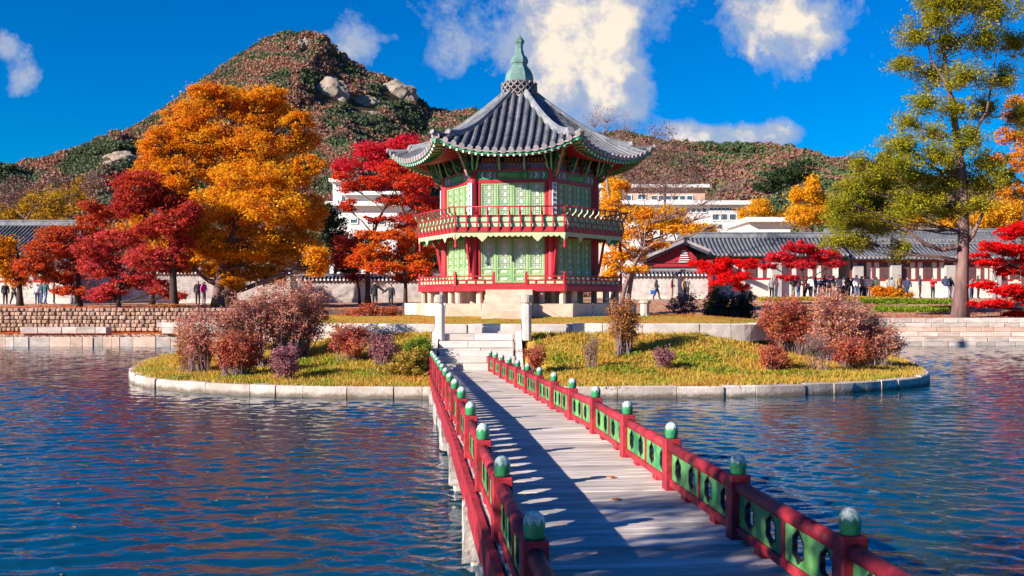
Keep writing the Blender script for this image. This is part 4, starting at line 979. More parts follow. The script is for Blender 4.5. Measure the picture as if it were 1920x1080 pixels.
# bracket clusters: stacked curled tongues
def tongue(z, r0, r1, curl, th=.11):
    top = [(r0, z + .17), (r1 - .25, z + .17), (r1 - .08, z + .20 + curl), (r1 + .02, z + .27 + curl)]
    bot = [(r1 - .02, z + .16 + curl), (r1 - .14, z + .06), (r1 - .30, z + .02), (r1 - .36, z - .03), (r0 + .1, z - .04), (r0, z - .06)]
    return top + bot
def fin(name, mat, specs, th, grow=0.0):
    m = MB()
    for z, r0, r1, c in specs:
        pts = tongue(z, r0, r1, c)
        if grow:
            cx = sum(p[0] for p in pts) / len(pts); cz = sum(p[1] for p in pts) / len(pts); pts = [(p[0] + (grow if p[0] > cx else 0), p[1] + (grow if p[1] > cz else -grow)) for p in pts]
        m.prism(pts, -th / 2, th / 2)
    return m.mesh(name, mat)
specs = [(5.18, .12, .50, .03), (5.42, .12, .64, .06), (5.66, .12, .80, .08), (5.88, .12, .95, .03)]
fa_, fb_ = fin('bracket', M['dan'], specs, .13), fin('bracket_edge', M['pink'], [(z, a, b, c) for z, a, b, c in specs], .06, .018)
specs2 = [(5.40, .05, .36, .04), (5.64, .05, .46, .06), (5.86, .05, .56, .03)]
fc_, fd_ = fin('bracket', M['dan'], specs2, .10), fin('bracket_edge', M['mint'], specs2, .05, .016)
for k in range(6):
    a = R(60 * k); c = Vector((2.98 * math.cos(a), 2.98 * math.sin(a), 0))
    o = link('bracket', fa_, PAV, c, a); link('bracket_edge', fb_, o)
    for off in (-62, 62, -32, 32):
        o = link('bracket', fc_, PAV, c, a + R(off)); link('bracket_edge', fd_, o)
    for x in (-.47, .47):
        v = Matrix.Rotation(R(60 * k), 4, 'Z') @ Vector((x, -AP - .03, 0)); o = link('bracket', fc_, PAV, v, R(60 * k - 90)); link('bracket_edge', fd_, o)
# vertical plaques with brush characters on the columns beside the front
def plaque(k, x, ang):
    a = R(60 * k); v = Vector((3.17 * math.cos(a), 3.17 * math.sin(a), 0)) ; o = empty('plq', v); bpy.data.objects.remove(o)
    m = MB(); m.box((0, 0, 4.30), (.19, .035, 1.32)); p = m.build('column_plaque', M['white'], PAV, v, ang, bevel=.004)
    m = MB(); rr = random.Random(5 + k)
    for i in range(7):
        z = 4.86 - i * .185
        for _ in range(2): dz = rr.uniform(-.05, .05); m.box((0, -.021, z + dz), (rr.uniform(.08, .125), .006, .018))
        for _ in range(2): dx = rr.uniform(-.04, .04); m.box((dx, -.0225, z + rr.uniform(-.01, .01)), (.018, .006, rr.uniform(.07, .12)))
        m.bar((rr.uniform(-.05, 0), -.024, z + .05), (rr.uniform(0, .05), -.024, z - .05), .016, .004)
    m.build('brush_character', M['ink'], p)
for k in range(6): plaque(k, 0, R(60 * k + 90))
# roof
ZT, ZE, A0, A1 = 8.66, 5.93, .58, 4.42
def hw_(a): return a * T30 * (1 + .045 * max(0, (a - 3) / 1.42) ** 2)
def corner_push(a, t): return .14 * abs(t) ** 4 * max(0, (a - 2.5) / 1.92) ** 2
def roof_z(x, a, t=None):
    s = min(max((a - A0) / (A1 - A0), 0), 1.08); h = hw_(a); t = min(1, abs(x) / max(h, 1e-6)) if t is None else abs(t)
    g = 1 - (1 - min(s, 1)) ** 1.42 if s <= 1 else 1 + (s - 1) * .3
    return ZT - (ZT - ZE) * (.80 * g + .20 * s) + .60 * t ** 2.6 * max(0, s) ** 3.2
def roof_pt(t, a, dz=0.0):
    h = hw_(a); return Vector((t * h, -(a + corner_push(a, t)), roof_z(t * h, a, t) + dz))
def roof_face():
    nt_, na = 28, 60; V = []; prev = None
    for j in range(na + 1):
        a = A0 + (A1 - A0) * j / na; st_ = (j % 3) / 3
        for i in range(nt_ + 1): V.append(roof_pt(-1 + 2 * i / nt_, a, -.02 * st_))
    Q = [(j * (nt_ + 1) + i, j * (nt_ + 1) + i + 1, (j + 1) * (nt_ + 1) + i + 1, (j + 1) * (nt_ + 1) + i) for j in range(na) for i in range(nt_)]
    return np_mesh('pan_tile_slope', [tuple(v) for v in V], Q, M['pan'])
rf_me = roof_face()
rows = []; NR = 18; HWE = hw_(A1)
for i in range(NR):
    x = -HWE + .14 + (2 * HWE - .28) * i / (NR - 1)
    a_s = max(A0 + .05, abs(x) / T30 * .985)
    if a_s > A1 - .12: a_s = A1 - .12
    pts, rad = [], []; n = max(2, int((A1 - a_s) / .30)); 
    for j in range(n):
        for q, r_ in ((0.0, .094), (.93, .082)):
            a = a_s + (A1 + .03 - a_s) * (j + q) / n; h = hw_(a); t = max(-1, min(1, x / h)); v = Vector((x, -(a + corner_push(a, t)), roof_z(x, a, t) + .035)); pts.append(v); rad.append(r_)
    m = MB(); m.tube(pts, rad, 8); me = m.mesh('tile_row', M['tile'], smooth=False)
    e = pts[-1]; m2 = MB(); d = (pts[-1] - pts[-2]).normalized(); m2.tube([e + d * .0, e + d * .035], [.108, .102], 10); me2 = m2.mesh('eave_tile', M['mortar'])
    rows.append((me, me2))
# drip tile between rows at the eave
def strip(name, mat, a, dz, h, th, n=28, wave=0.0):
    m = MB(); vs = []
    for i in range(n + 1):
        t = -1 + 2 * i / n; p = roof_pt(t, a); w = wave * abs(math.sin(math.pi * (i / n) * NR))
        for (yy, zz) in ((0, 0), (0, h + w), (th, h + w), (th, 0)): vs.append(p + Vector((0, yy, dz - zz)))
    fs = [(i * 4 + q, i * 4 + (q + 1) % 4, i * 4 + 4 + (q + 1) % 4, i * 4 + 4 + q) for i in range(n) for q in range(4)] + [(0, 1, 2, 3), (n * 4 + 3, n * 4 + 2, n * 4 + 1, n * 4)]
    m.add(vs, fs); return m.mesh(name, mat)
drip = strip('drip_tile', M['mortar'], A1 + .01, -.0, .035, .05, 144, .045)
f1 = strip('eave_board', M['teal'], A1 - .05, -.085, .075, .05); f2 = strip('eave_board', M['teal'], A1 - .55, -.20 + .12, .10, .05)
# rafters
def soff_z(t, a):
    w = roof_z(0, A1, t); wz = 6.12; f = (a - 2.5) / (A1 - 2.5); return wz + (w - .30 - wz) * f ** 1.3
def soffit():
    nt_, na = 20, 8; V = []
    for j in range(na + 1):
        a = 2.3 + (A1 - .08 - 2.3) * j / na
        for i in range(nt_ + 1):
            t = -1 + 2 * i / nt_; p = roof_pt(t, a); V.append((p.x, p.y, soff_z(t, max(a, 2.5)) + .10))
    Q = [(j * (nt_ + 1) + i, (j + 1) * (nt_ + 1) + i, (j + 1) * (nt_ + 1) + i + 1, j * (nt_ + 1) + i + 1) for j in range(na) for i in range(nt_)]
    return np_mesh('soffit_board', V, Q, M['soffit'])
so_me = soffit()
NF = 23; raf = []
for i in range(NF):
    t = -.96 + 1.92 * i / (NF - 1)
    def rp(a, dz): p = roof_pt(t, a); return Vector((p.x, p.y, soff_z(t, a) + dz))
    m = MB(); m.bar(rp(3.55, .10), rp(A1 - .06, .12), .075, .085); fr_me_ = m.mesh('flying_rafter', M['teal'])
    m = MB(); d = (rp(A1 - .06, .12) - rp(A1 - .3, .12)).normalized(); q = rp(A1 - .06, .12); m.bar(q, q + d * .012, .07, .08); e1 = m.mesh('rafter_end', M['white'])
    m = MB(); m.tube([rp(2.5, .0), rp(3.85, .02)], .05, 8); lr_ = m.mesh('rafter', M['redpav'])
    m = MB(); q = rp(3.85, .02); d = (q - rp(3.6, .02)).normalized(); m.tube([q, q + d * .012], .052, 8); e2 = m.mesh('rafter_end', M['pink'])
    raf.append((fr_me_, e1, lr_, e2))
eb2 = strip('eave_board', M['teal'], 3.86, 0, .07, .04)
def eave_inner():
    m = MB(); n = 24; vs = []
    for i in range(n + 1):
        t = -1 + 2 * i / n; p = roof_pt(t, 3.80)
        for yy, zz in ((0, .05), (0, .13), (.05, .13), (.05, .05)): vs.append((p.x, p.y + yy, soff_z(t, 3.80) + zz))
    fs = [(i * 4 + q, i * 4 + (q + 1) % 4, i * 4 + 4 + (q + 1) % 4, i * 4 + 4 + q) for i in range(n) for q in range(4)]
    m.add(vs, fs); return m.mesh('eave_board', M['teal'])
ei_me = eave_inner()
for k in range(6):
    face('pan_tile_slope', rf_me, k); face('soffit_board', so_me, k); face('drip_tile', drip, k); face('eave_board', f1, k); face('eave_board', ei_me, k)
    for me, me2 in rows:
        o = face('tile_row', me, k); link('eave_tile', me2, o)
    for a_, b_, c_, d_ in raf:
        o = face('flying_rafter', a_, k); link('rafter_end', b_, o); o = face('rafter', c_, k); link('rafter_end', d_, o)
# hips: each a stack of ridge tiles ending in an upturned nose, with a lower nose to the corner
def hip_pt(a, dz=0.0):
    p = roof_pt(1.0, a); r = math.hypot(p.x, p.y); return Vector((r, 0, p.z + dz))
m = MB(); n = 26; pts = []
for j in range(n + 1):
    a = A0 - .02 + (3.78 - A0) * j / n; pts.append(hip_pt(a, 0))
vs = []
for j, p in enumerate(pts):
    lift = .05 * max(0, (j / n - .75) / .25) ** 2
    for yy, zz in ((-.13, -.02), (-.12, .10), (-.085, .13), (-.085, .20), (0, .25), (.085, .20), (.085, .13), (.12, .10), (.13, -.02)): vs.append(p + Vector((0, yy, zz + lift)))
fs = [(j * 9 + q, j * 9 + (q + 1) % 9, j * 9 + 9 + (q + 1) % 9, j * 9 + 9 + q) for j in range(n) for q in range(9)] + [tuple(range(9)), tuple(n * 9 + q for q in range(8, -1, -1))]
m.add(vs, fs); hip_me = m.mesh('hip_ridge', M['ridge'])
m = MB(); e = pts[-1]; m.tube([e + Vector((0.0, 0, .14)), e + Vector((.10, 0, .19))], [.15, .13], 10); m.box((e.x + .02, 0, e.z + .02), (.14, .22, .16)); nose_me = m.mesh('ridge_end_tile', M['mortar'])
m = MB(); q = [hip_pt(a, .06) for a in (3.7, 3.9, 4.1, 4.3, A1 + .04)]; m.tube(q, [.10, .09, .09, .085, .085], 8); tip_me = m.mesh('corner_tile_row', M['tile'])
m = MB(); m.tube([q[-1], q[-1] + Vector((.05, 0, .02))], [.1, .095], 10); tipe_me = m.mesh('eave_tile', M['mortar'])
hp = MB(); hp.bar((2.9, 0, 6.02), tuple(hip_pt(3.6, -.34)), .16, .2); hp.bar(tuple(hip_pt(3.55, -.30)), tuple(hip_pt(A1 - .03, -.17)), .13, .15); hr_me2 = hp.mesh('hip_rafter', M['teal'])
for k in range(6):
    a = R(60 * k); o = link('hip_ridge', hip_me, PAV, (0, 0, 0), a); link('ridge_end_tile', nose_me, o); o = link('corner_tile_row', tip_me, PAV, (0, 0, 0), a); link('eave_tile', tipe_me, o); link('hip_rafter', hr_me2, PAV, (0, 0, 0), a)
# neck of stacked tiles
m = MB(); m.lathe([(.74, 8.45), (.74, 8.66), (.60, 8.70)], 6); m.build('neck_base', M['granite_p'], PAV)
tl = MB()
tl.prism([(.13 * math.cos(t), .13 * math.sin(t)) for t in [math.pi + q * math.pi / 5 for q in range(6)]] + [(.10 * math.cos(t), .10 * math.sin(t)) for t in [2 * math.pi - q * math.pi / 5 for q in range(6)]], -.10, .03); cres = tl.mesh('crescent_tile', M['mortar'])
m = MB(); m.lathe([(.62, 8.66), (.58, 9.16), (.62, 9.2), (.56, 9.22)], 12); m.build('neck_core', M['tile'], PAV)
for row in range(4):
    n_ = 16
    for i in range(n_):
        a = 2 * math.pi * (i + .5 * (row % 2)) / n_; link('crescent_tile', cres, PAV, (.615 * math.cos(a), .615 * math.sin(a), 8.84 + row * .125), a + R(90))
m = MB(); m.lathe([(.64, 9.17), (.66, 9.22), (.60, 9.26)], 12); m.build('neck_rim', M['tile'], PAV)
# bronze finial, six sided
m = MB(); m.lathe([(.57, 9.24), (.575, 9.40), (.53, 9.58), (.45, 9.74), (.35, 9.86), (.33, 9.90)], 6, ph=0); m.build('finial_bell', M['patina'], PAV)
m = MB(); m.lathe([(.31, 9.90), (.31, 9.97), (.35, 10.02), (.36, 10.14), (.30, 10.26), (.21, 10.34), (.18, 10.42)], 6); m.build('finial_bulb', M['patina'], PAV)
m = MB(); m.lathe([(.19, 10.42), (.14, 10.60), (.15, 10.76), (.21, 10.86), (.20, 10.92), (.12, 11.02), (.05, 11.10), (.015, 11.22)], 6); m.build('finial_spire', M['patina'], PAV)
# ================================================================== HALLS AND WALLS
def tiled_slope(x0, x1, y0, z0, y1, z1, pitch, r, sag=.12):
    """rows of half-round tiles from the eave (y0,z0) to the ridge (y1,z1), with the pans beneath"""
    m = MB(); n = max(2, int((x1 - x0) / pitch)); p_ = MB(); K = 5
    def zz(t): return z0 + (z1 - z0) * t - sag * math.sin(math.pi * t)
    for i in range(n + 1):
        x = x0 + (x1 - x0) * i / n; pts = []; rad = []
        for j in range(K + 1): t = j / K; pts.append((x, y0 + (y1 - y0) * t, zz(t) + r * .5)); rad.append(r * (1 if j % 2 else .9))
        m.tube(pts, rad, 5)
    vs = []
    for j in range(K + 1):
        t = j / K; y = y0 + (y1 - y0) * t
        vs += [(x0 - .1, y, zz(t)), (x1 + .1, y, zz(t)), (x1 + .1, y, zz(t) - .12), (x0 - .1, y, zz(t) - .12)]
    fs = [(j * 4 + q, j * 4 + (q + 1) % 4, j * 4 + 4 + (q + 1) % 4, j * 4 + 4 + q) for j in range(K) for q in range(4)] + [(0, 1, 2, 3), (K * 4 + 3, K * 4 + 2, K * 4 + 1, K * 4)]
    p_.add(vs, fs); return m, p_
def hall(label, cat, x0, x1, yf, depth, zg, ze, zr, bays, over=.9, pil=(), name='palace_hall', rz=0.0, ridge_h=.45):
    o = empty(name, ((x0 + x1) / 2, yf, zg), rz, label, cat); cx, cy = (x0 + x1) / 2, yf
    def L_(mb, nm, mat, kind=None, bevel=0, par=None):
        mb.v = [(x - cx, y - cy, z - zg) for x, y, z in mb.v]; return mb.build(nm, mat, par or o, kind=kind, bevel=bevel)
    m = MB(); m.box((cx, yf + depth / 2, (zg + ze) / 2 + .1), (x1 - x0, depth, ze - zg + .2)); L_(m, 'wall', M['whitewash'])
    m = MB(); m.prism([(yf - .1, ze + .1), (yf + depth + .1, ze + .1), (yf + depth / 2, zr - .15)], -(x1 - x0) / 2 + .3, (x1 - x0) / 2 - .3, M=Matrix.Translation((cx, 0, 0)) @ Matrix.Rotation(R(90), 4, 'Z')); L_(m, 'gable_wall', M['red'])
    ym = yf + depth / 2
    a, b = tiled_slope(x0 - .5, x1 + .5, yf - over, ze, ym, zr, .34, .095); tr = L_(a, 'tile_rows', M['tile'], 'stuff'); tr.name = 'roof_tile_row'; L_(b, 'roof', M['pan'])
    a, b = tiled_slope(x0 - .5, x1 + .5, yf + depth + over, ze, ym, zr, .34, .095); tr = L_(a, 'roof_tile_row', M['tile'], 'stuff'); L_(b, 'roof', M['pan'])
    m = MB(); m.box((cx, ym, zr + ridge_h / 2), (x1 - x0 + 1.1, .34, ridge_h)); m.box((cx, ym, zr + ridge_h + .04), (x1 - x0 + 1.2, .44, .09)); m.box((cx, ym, zr + .08), (x1 - x0 + 1.15, .42, .07)); L_(m, 'ridge', M['ridge'])
    m = MB(); n = int((x1 - x0 + 1) / .34)
    for i in range(n + 1): m.tube([(x0 - .5 + (x1 - x0 + 1) * i / n, yf - over - .015, ze + .03), (x0 - .5 + (x1 - x0 + 1) * i / n, yf - over - .05, ze + .03)], .105, 6)
    L_(m, 'eave_tile', M['mortar'], 'stuff')
    m = MB(); m.box((cx, yf - over + .12, ze - .12), (x1 - x0 + .8, .08, .10)); L_(m, 'eave_board', M['teal'])
    m = MB()
    for i in range(int((x1 - x0) / .4) + 1): m.tube([(x0 + .4 * i, yf, ze - .05), (x0 + .4 * i, yf - over + .2, ze - .18)], .055, 5)
    L_(m, 'rafter', M['redpav'], 'stuff')
    m = MB(); zl = zg + (ze - zg) * .47
    m.box((cx, yf - .03, zl), (x1 - x0, .12, .12)); m.box((cx, yf - .03, ze - .25), (x1 - x0, .12, .16)); L_(m, 'beam', M['redpav'])
    n = bays; w = (x1 - x0) / n
    wf = MB(); wf.box((0, 0, 0), (w * .40, .08, (ze - .33) - zl - .08)); wf_me = wf.mesh('window', M['winwood'])
    wp = MB(); hh = (ze - .33) - zl - .08
    for sx in (-1, 1): wp.box((sx * w * .095, -.045, 0), (w * .165, .02, hh - .16))
    wp_me = wp.mesh('window_pane', M['winpane'])
    bars = MB()
    for i in range(7): bars.box((-w * .17 + w * .34 * i / 6, -.06, 0), (.02, .01, hh - .16))
    for i in range(3): bars.box((0, -.062, -hh * .25 + hh * .25 * i), (w * .36, .01, .02))
    ba_ = bars.mesh('window_bar', M['winwood']); cl_ = MB(); cl_.box((0, 0, 0), (.17, .16, ze - zl - .1)); clm = cl_.mesh('column', M['winwood'])
    for i in range(n):
        x = x0 + w * (i + .5) - cx; q = link('window', wf_me, o, (x, -.05, (zl + ze - .25) / 2 - zg)); link('window_pane', wp_me, q); link('window_bar', ba_, q)
        link('column', clm, o, (x - w / 2, -.04, (zl + ze) / 2 - zg))
    for x in pil:
        m = MB(); m.box((x, yf - .25, (zg + ze) / 2 - .35), (.85, .5, ze - zg - .5)); L_(m, 'pilaster', M['pilaster'], bevel=.03)
    return o
def X_(u, d): return (u - 960) / F * d
def Z_(v, d): return CAMZ + (HV - v) / F * d
D = 88
hall('long palace hall with blue grey tiled roof and maroon windows behind the pink maple', 'palace hall', X_(1292, D), X_(1572, D), D, 5.2, 2.5, Z_(479, D), Z_(447, D + 2.6), 6, pil=[X_(1454, D), X_(1345, D)])
hall('palace corridor with grey tiled roof, maroon windows and grey stone pilasters behind the locust trunk', 'palace corridor', X_(1600, D), X_(2010, D), D + .6, 4.6, 2.5, Z_(484, D), Z_(459, D + 3), 10, pil=[X_(u, D) for u in (1611, 1682, 1784, 1870, 1950)], ridge_h=.25)
hall('farther palace roof with white dotted eaves showing above the corridor roof', 'palace hall', X_(1575, 100), X_(2030, 100), 100, 6, 2.5, Z_(452, 100), Z_(436, 103), 10, ridge_h=.3)
hall('small palace hall with dark tiled roof, its end toward the yellow tree', 'palace hall', X_(1232, 92), X_(1290, 92), 92, 6, 2.5, Z_(486, 92), Z_(462, 95), 2)
# gable end facing the pond, left of the long hall
go = empty('gatehouse', (X_(1262, 85), 85, 2.5), R(-4), 'low gatehouse with a red gable board and striped wall left of the long palace hall', 'gatehouse')
w_ = 4.3
m = MB(); m.box((0, 3, 1.5), (w_ * 1.15, 5.6, 3.0)); m.build('wall', M['whitewash'], go)
m = MB(); m.prism([(-w_ / 2, 2.9), (w_ / 2, 2.9), (w_ / 2 - .2, 3.3), (.9, 4.35), (-w_ / 2 + .2, 3.2)], .1, .25); m.build('gable_board', M['red'], go)
m = MB()
for i in range(6): m.box((.9, .04, 3.0 + .18 * i), (.9 - .1 * i, .08, .07))
m.build('gable_stripe', M['white'], go)
m = MB(); m.box((0, .02, 2.72), (w_ * 1.2, .14, .2)); m.box((0, .02, 1.2), (w_ * 1.2, .12, .12)); m.build('beam', M['redpav'], go)
for sx, nm in ((-1, 'left'), (1, 'right')):
    m = MB(); m2 = MB(); ex = 3.4 if sx < 0 else 1.9
    for i in range(14):
        y = -.4 + i * .36; m.tube([(.9, y, 4.62), (.9 + sx * ex * .5, y, 4.62 - ex * .26), (.9 + sx * ex, y, 4.62 - ex * .44)], .1, 5)
    m2.add([(.9, -.5, 4.55), (.9 + sx * ex, -.5, 4.55 - ex * .44), (.9 + sx * ex, 4.6, 4.55 - ex * .44), (.9, 4.6, 4.55), (.9, -.5, 4.4), (.9 + sx * ex, -.5, 4.4 - ex * .44), (.9 + sx * ex, 4.6, 4.4 - ex * .44), (.9, 4.6, 4.4)], [(0, 1, 2, 3), (7, 6, 5, 4), (0, 4, 5, 1), (1, 5, 6, 2), (2, 6, 7, 3)])
    tag(m.build('roof_tile_row', M['tile'], go), kind='stuff'); m2.build('roof', M['pan'], go)
    m3 = MB(); m3.bar((.9, -.5, 4.7), (.9 + sx * (ex + .1), -.5, 4.7 - ex * .44), .3, .22); m3.build('verge_ridge', M['mortar'], go)
m = MB(); m.box((.9, 2.0, 4.82), (.4, 5.2, .36)); m.build('ridge', M['ridge'], go)
# left hall behind the maples
hall('grey tiled palace hall at the far left edge behind the red maples', 'palace hall', X_(-150, 88), X_(118, 88), 88, 9, 2.05, Z_(478, 88), Z_(424, 92.5), 5, over=1.4)
m = empty('stone_terrace', (X_(30, 84), 84, 2.05), 0, 'low pale stone terrace under the hall at the far left edge', 'terrace')
for i in range(9):
    for r_ in range(2): link('block', random.choice(BLKW), m, (-6 + i * 1.25 + .3 * r_, 0, .3 + r_ * .52), scale=(1.23, 1.2, .5))
# palace walls with tiled coping
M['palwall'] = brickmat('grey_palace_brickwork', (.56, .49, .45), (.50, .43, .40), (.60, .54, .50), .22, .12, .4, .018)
M['palwall2'] = brickmat('shade_darkened_palace_brickwork', (.42, .36, .34), (.34, .29, .28), (.50, .44, .41), .24, .14, .4, .02)  # darker brick for the shaded walls, their shade put into the colour
def palace_wall(label, x0, x1, y, z0, h, mat, rz=0.0, ht=.2):
    o = empty('palace_wall', ((x0 + x1) / 2, y, z0), rz, label, 'wall'); w = x1 - x0
    m = MB(); m.box((0, 0, h / 2), (w, .6, h)); m.build('brick_face', mat, o)
    m = MB(); m.box((0, -.02, .18), (w + .02, .66, .4)); m.build('wall_footing', M['granite'], o)
    m = MB(); m.prism([(-.55, h), (.55, h), (0, h + .36)], -w / 2, w / 2, M=Matrix.Rotation(R(90), 4, 'Z')); m.build('coping', M['pan'], o)
    n = int(w / .3); m = MB(); e = MB()
    for i in range(n + 1):
        x = -w / 2 + w * i / n; m.tube([(x, -.58, h + .06), (x, 0, h + .42)], .07, 5); m.tube([(x, .58, h + .06), (x, 0, h + .42)], .07, 5); e.tube([(x, -.585, h + .05), (x, -.62, h + .045)], .085, 6)
    tag(m.build('coping_tile', M['tile'], o), kind='stuff'); tag(e.build('eave_tile', M['white'], o), kind='stuff')
    m = MB(); m.box((0, 0, h + .45), (w, .24, .16)); m.build('ridge', M['ridge'], o); return o
palace_wall('pale brick palace wall with dotted tile coping right of the pavilion', X_(1165, 84), X_(1335, 84), 84, 2.4, 1.95, M['palwall'])
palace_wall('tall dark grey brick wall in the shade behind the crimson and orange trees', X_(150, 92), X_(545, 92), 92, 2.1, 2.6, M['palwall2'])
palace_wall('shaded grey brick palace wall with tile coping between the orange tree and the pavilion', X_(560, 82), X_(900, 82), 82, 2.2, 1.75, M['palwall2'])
m = MB(); m.box((0, 0, 1.6), (.35, .35, 3.2)); rp_ = m.build('red_post', M['red'], None, (X_(1332, 83.4), 83.4, 2.4)); tag(rp_, 'red timber post at the right end of the pale brick wall', 'post')
# modern buildings behind
def modern(label, u0, u1, d, vt, vb, bands, depth=14, roof=True, wallmat='concrete', cols=0):
    x0, x1 = X_(u0, d), X_(u1, d); zt, zb = Z_(vt, d), 2.0; o = empty('modern_building', ((x0 + x1) / 2, d, zb), 0, label, 'building'); w = x1 - x0
    m = MB(); m.box((0, depth / 2, (zt - zb) / 2), (w, depth, zt - zb)); m.build('wall', M[wallmat], o)
    m = MB(); m.box((0, depth / 2 - .4, zt - zb + .25), (w + 1.2, depth + 1.6, .6)); m.build('roof_slab', M['concrete'], o)
    for (v0, v1, ua, ub, n) in bands:
        za, zb_ = Z_(v1, d) - zb, Z_(v0, d) - zb; xa, xb = X_(ua, d) - (x0 + x1) / 2, X_(ub, d) - (x0 + x1) / 2; cw = (xb - xa) / n
        fm = MB(); g = .12 * cw; fm.prism([(-cw / 2 + .05, 0), (cw / 2 - .05, 0), (cw / 2 - .05, zb_ - za), (-cw / 2 + .05, zb_ - za)], -.12, .02, [[(-cw / 2 + g, .15), (cw / 2 - g, .15), (cw / 2 - g, zb_ - za - .15), (-cw / 2 + g, zb_ - za - .15)]]); f_me = fm.mesh('window', M['white'])
        gm = MB(); gm.box((0, .0, (zb_ - za) / 2), (cw - 2 * g, .04, zb_ - za - .3)); gm.box((0, -.05, (zb_ - za) / 2), (.07, .05, zb_ - za - .3)); g_me = gm.mesh('window_glass', M['glass'])
        for i in range(n): q = link('window', f_me, o, (xa + cw * (i + .5), -.03, za)); link('window_glass', g_me, q)
    return o
modern('wide building with a white roof edge and salmon walls behind the yellow leaved tree', 1128, 1322, 190, 352, 0, [(365, 377, 1155, 1185, 2), (364, 375, 1195, 1212, 2), (366, 376, 1220, 1300, 6)], wallmat='salmon')
modern('long white office block with a ribbon of blue windows behind the tiled roofs', 1148, 1400, 160, 384, 0, [(389, 400, 1150, 1326, 17), (388, 397, 1330, 1398, 9), (400, 414, 1334, 1398, 4), (419, 431, 1334, 1398, 6), (434, 441, 1334, 1398, 4)])
modern('plain white low building between the office block and the ginkgo trees', 1405, 1482, 140, 416, 0, [(434, 439, 1440, 1460, 2)])
modern('white building with a flat roof seen through the red maple branches', 648, 745, 170, 366, 0, [(378, 384, 690, 715, 2)])
modern('low white annex with small blue windows behind the red maple', 618, 748, 150, 386, 0, [(410, 420, 656, 672, 1), (411, 423, 688, 722, 3)])
modern('small white chimney house among the red leaves left of the pavilion', 624, 641, 200, 341, 0, [(346, 351, 629, 636, 1)], depth=6)

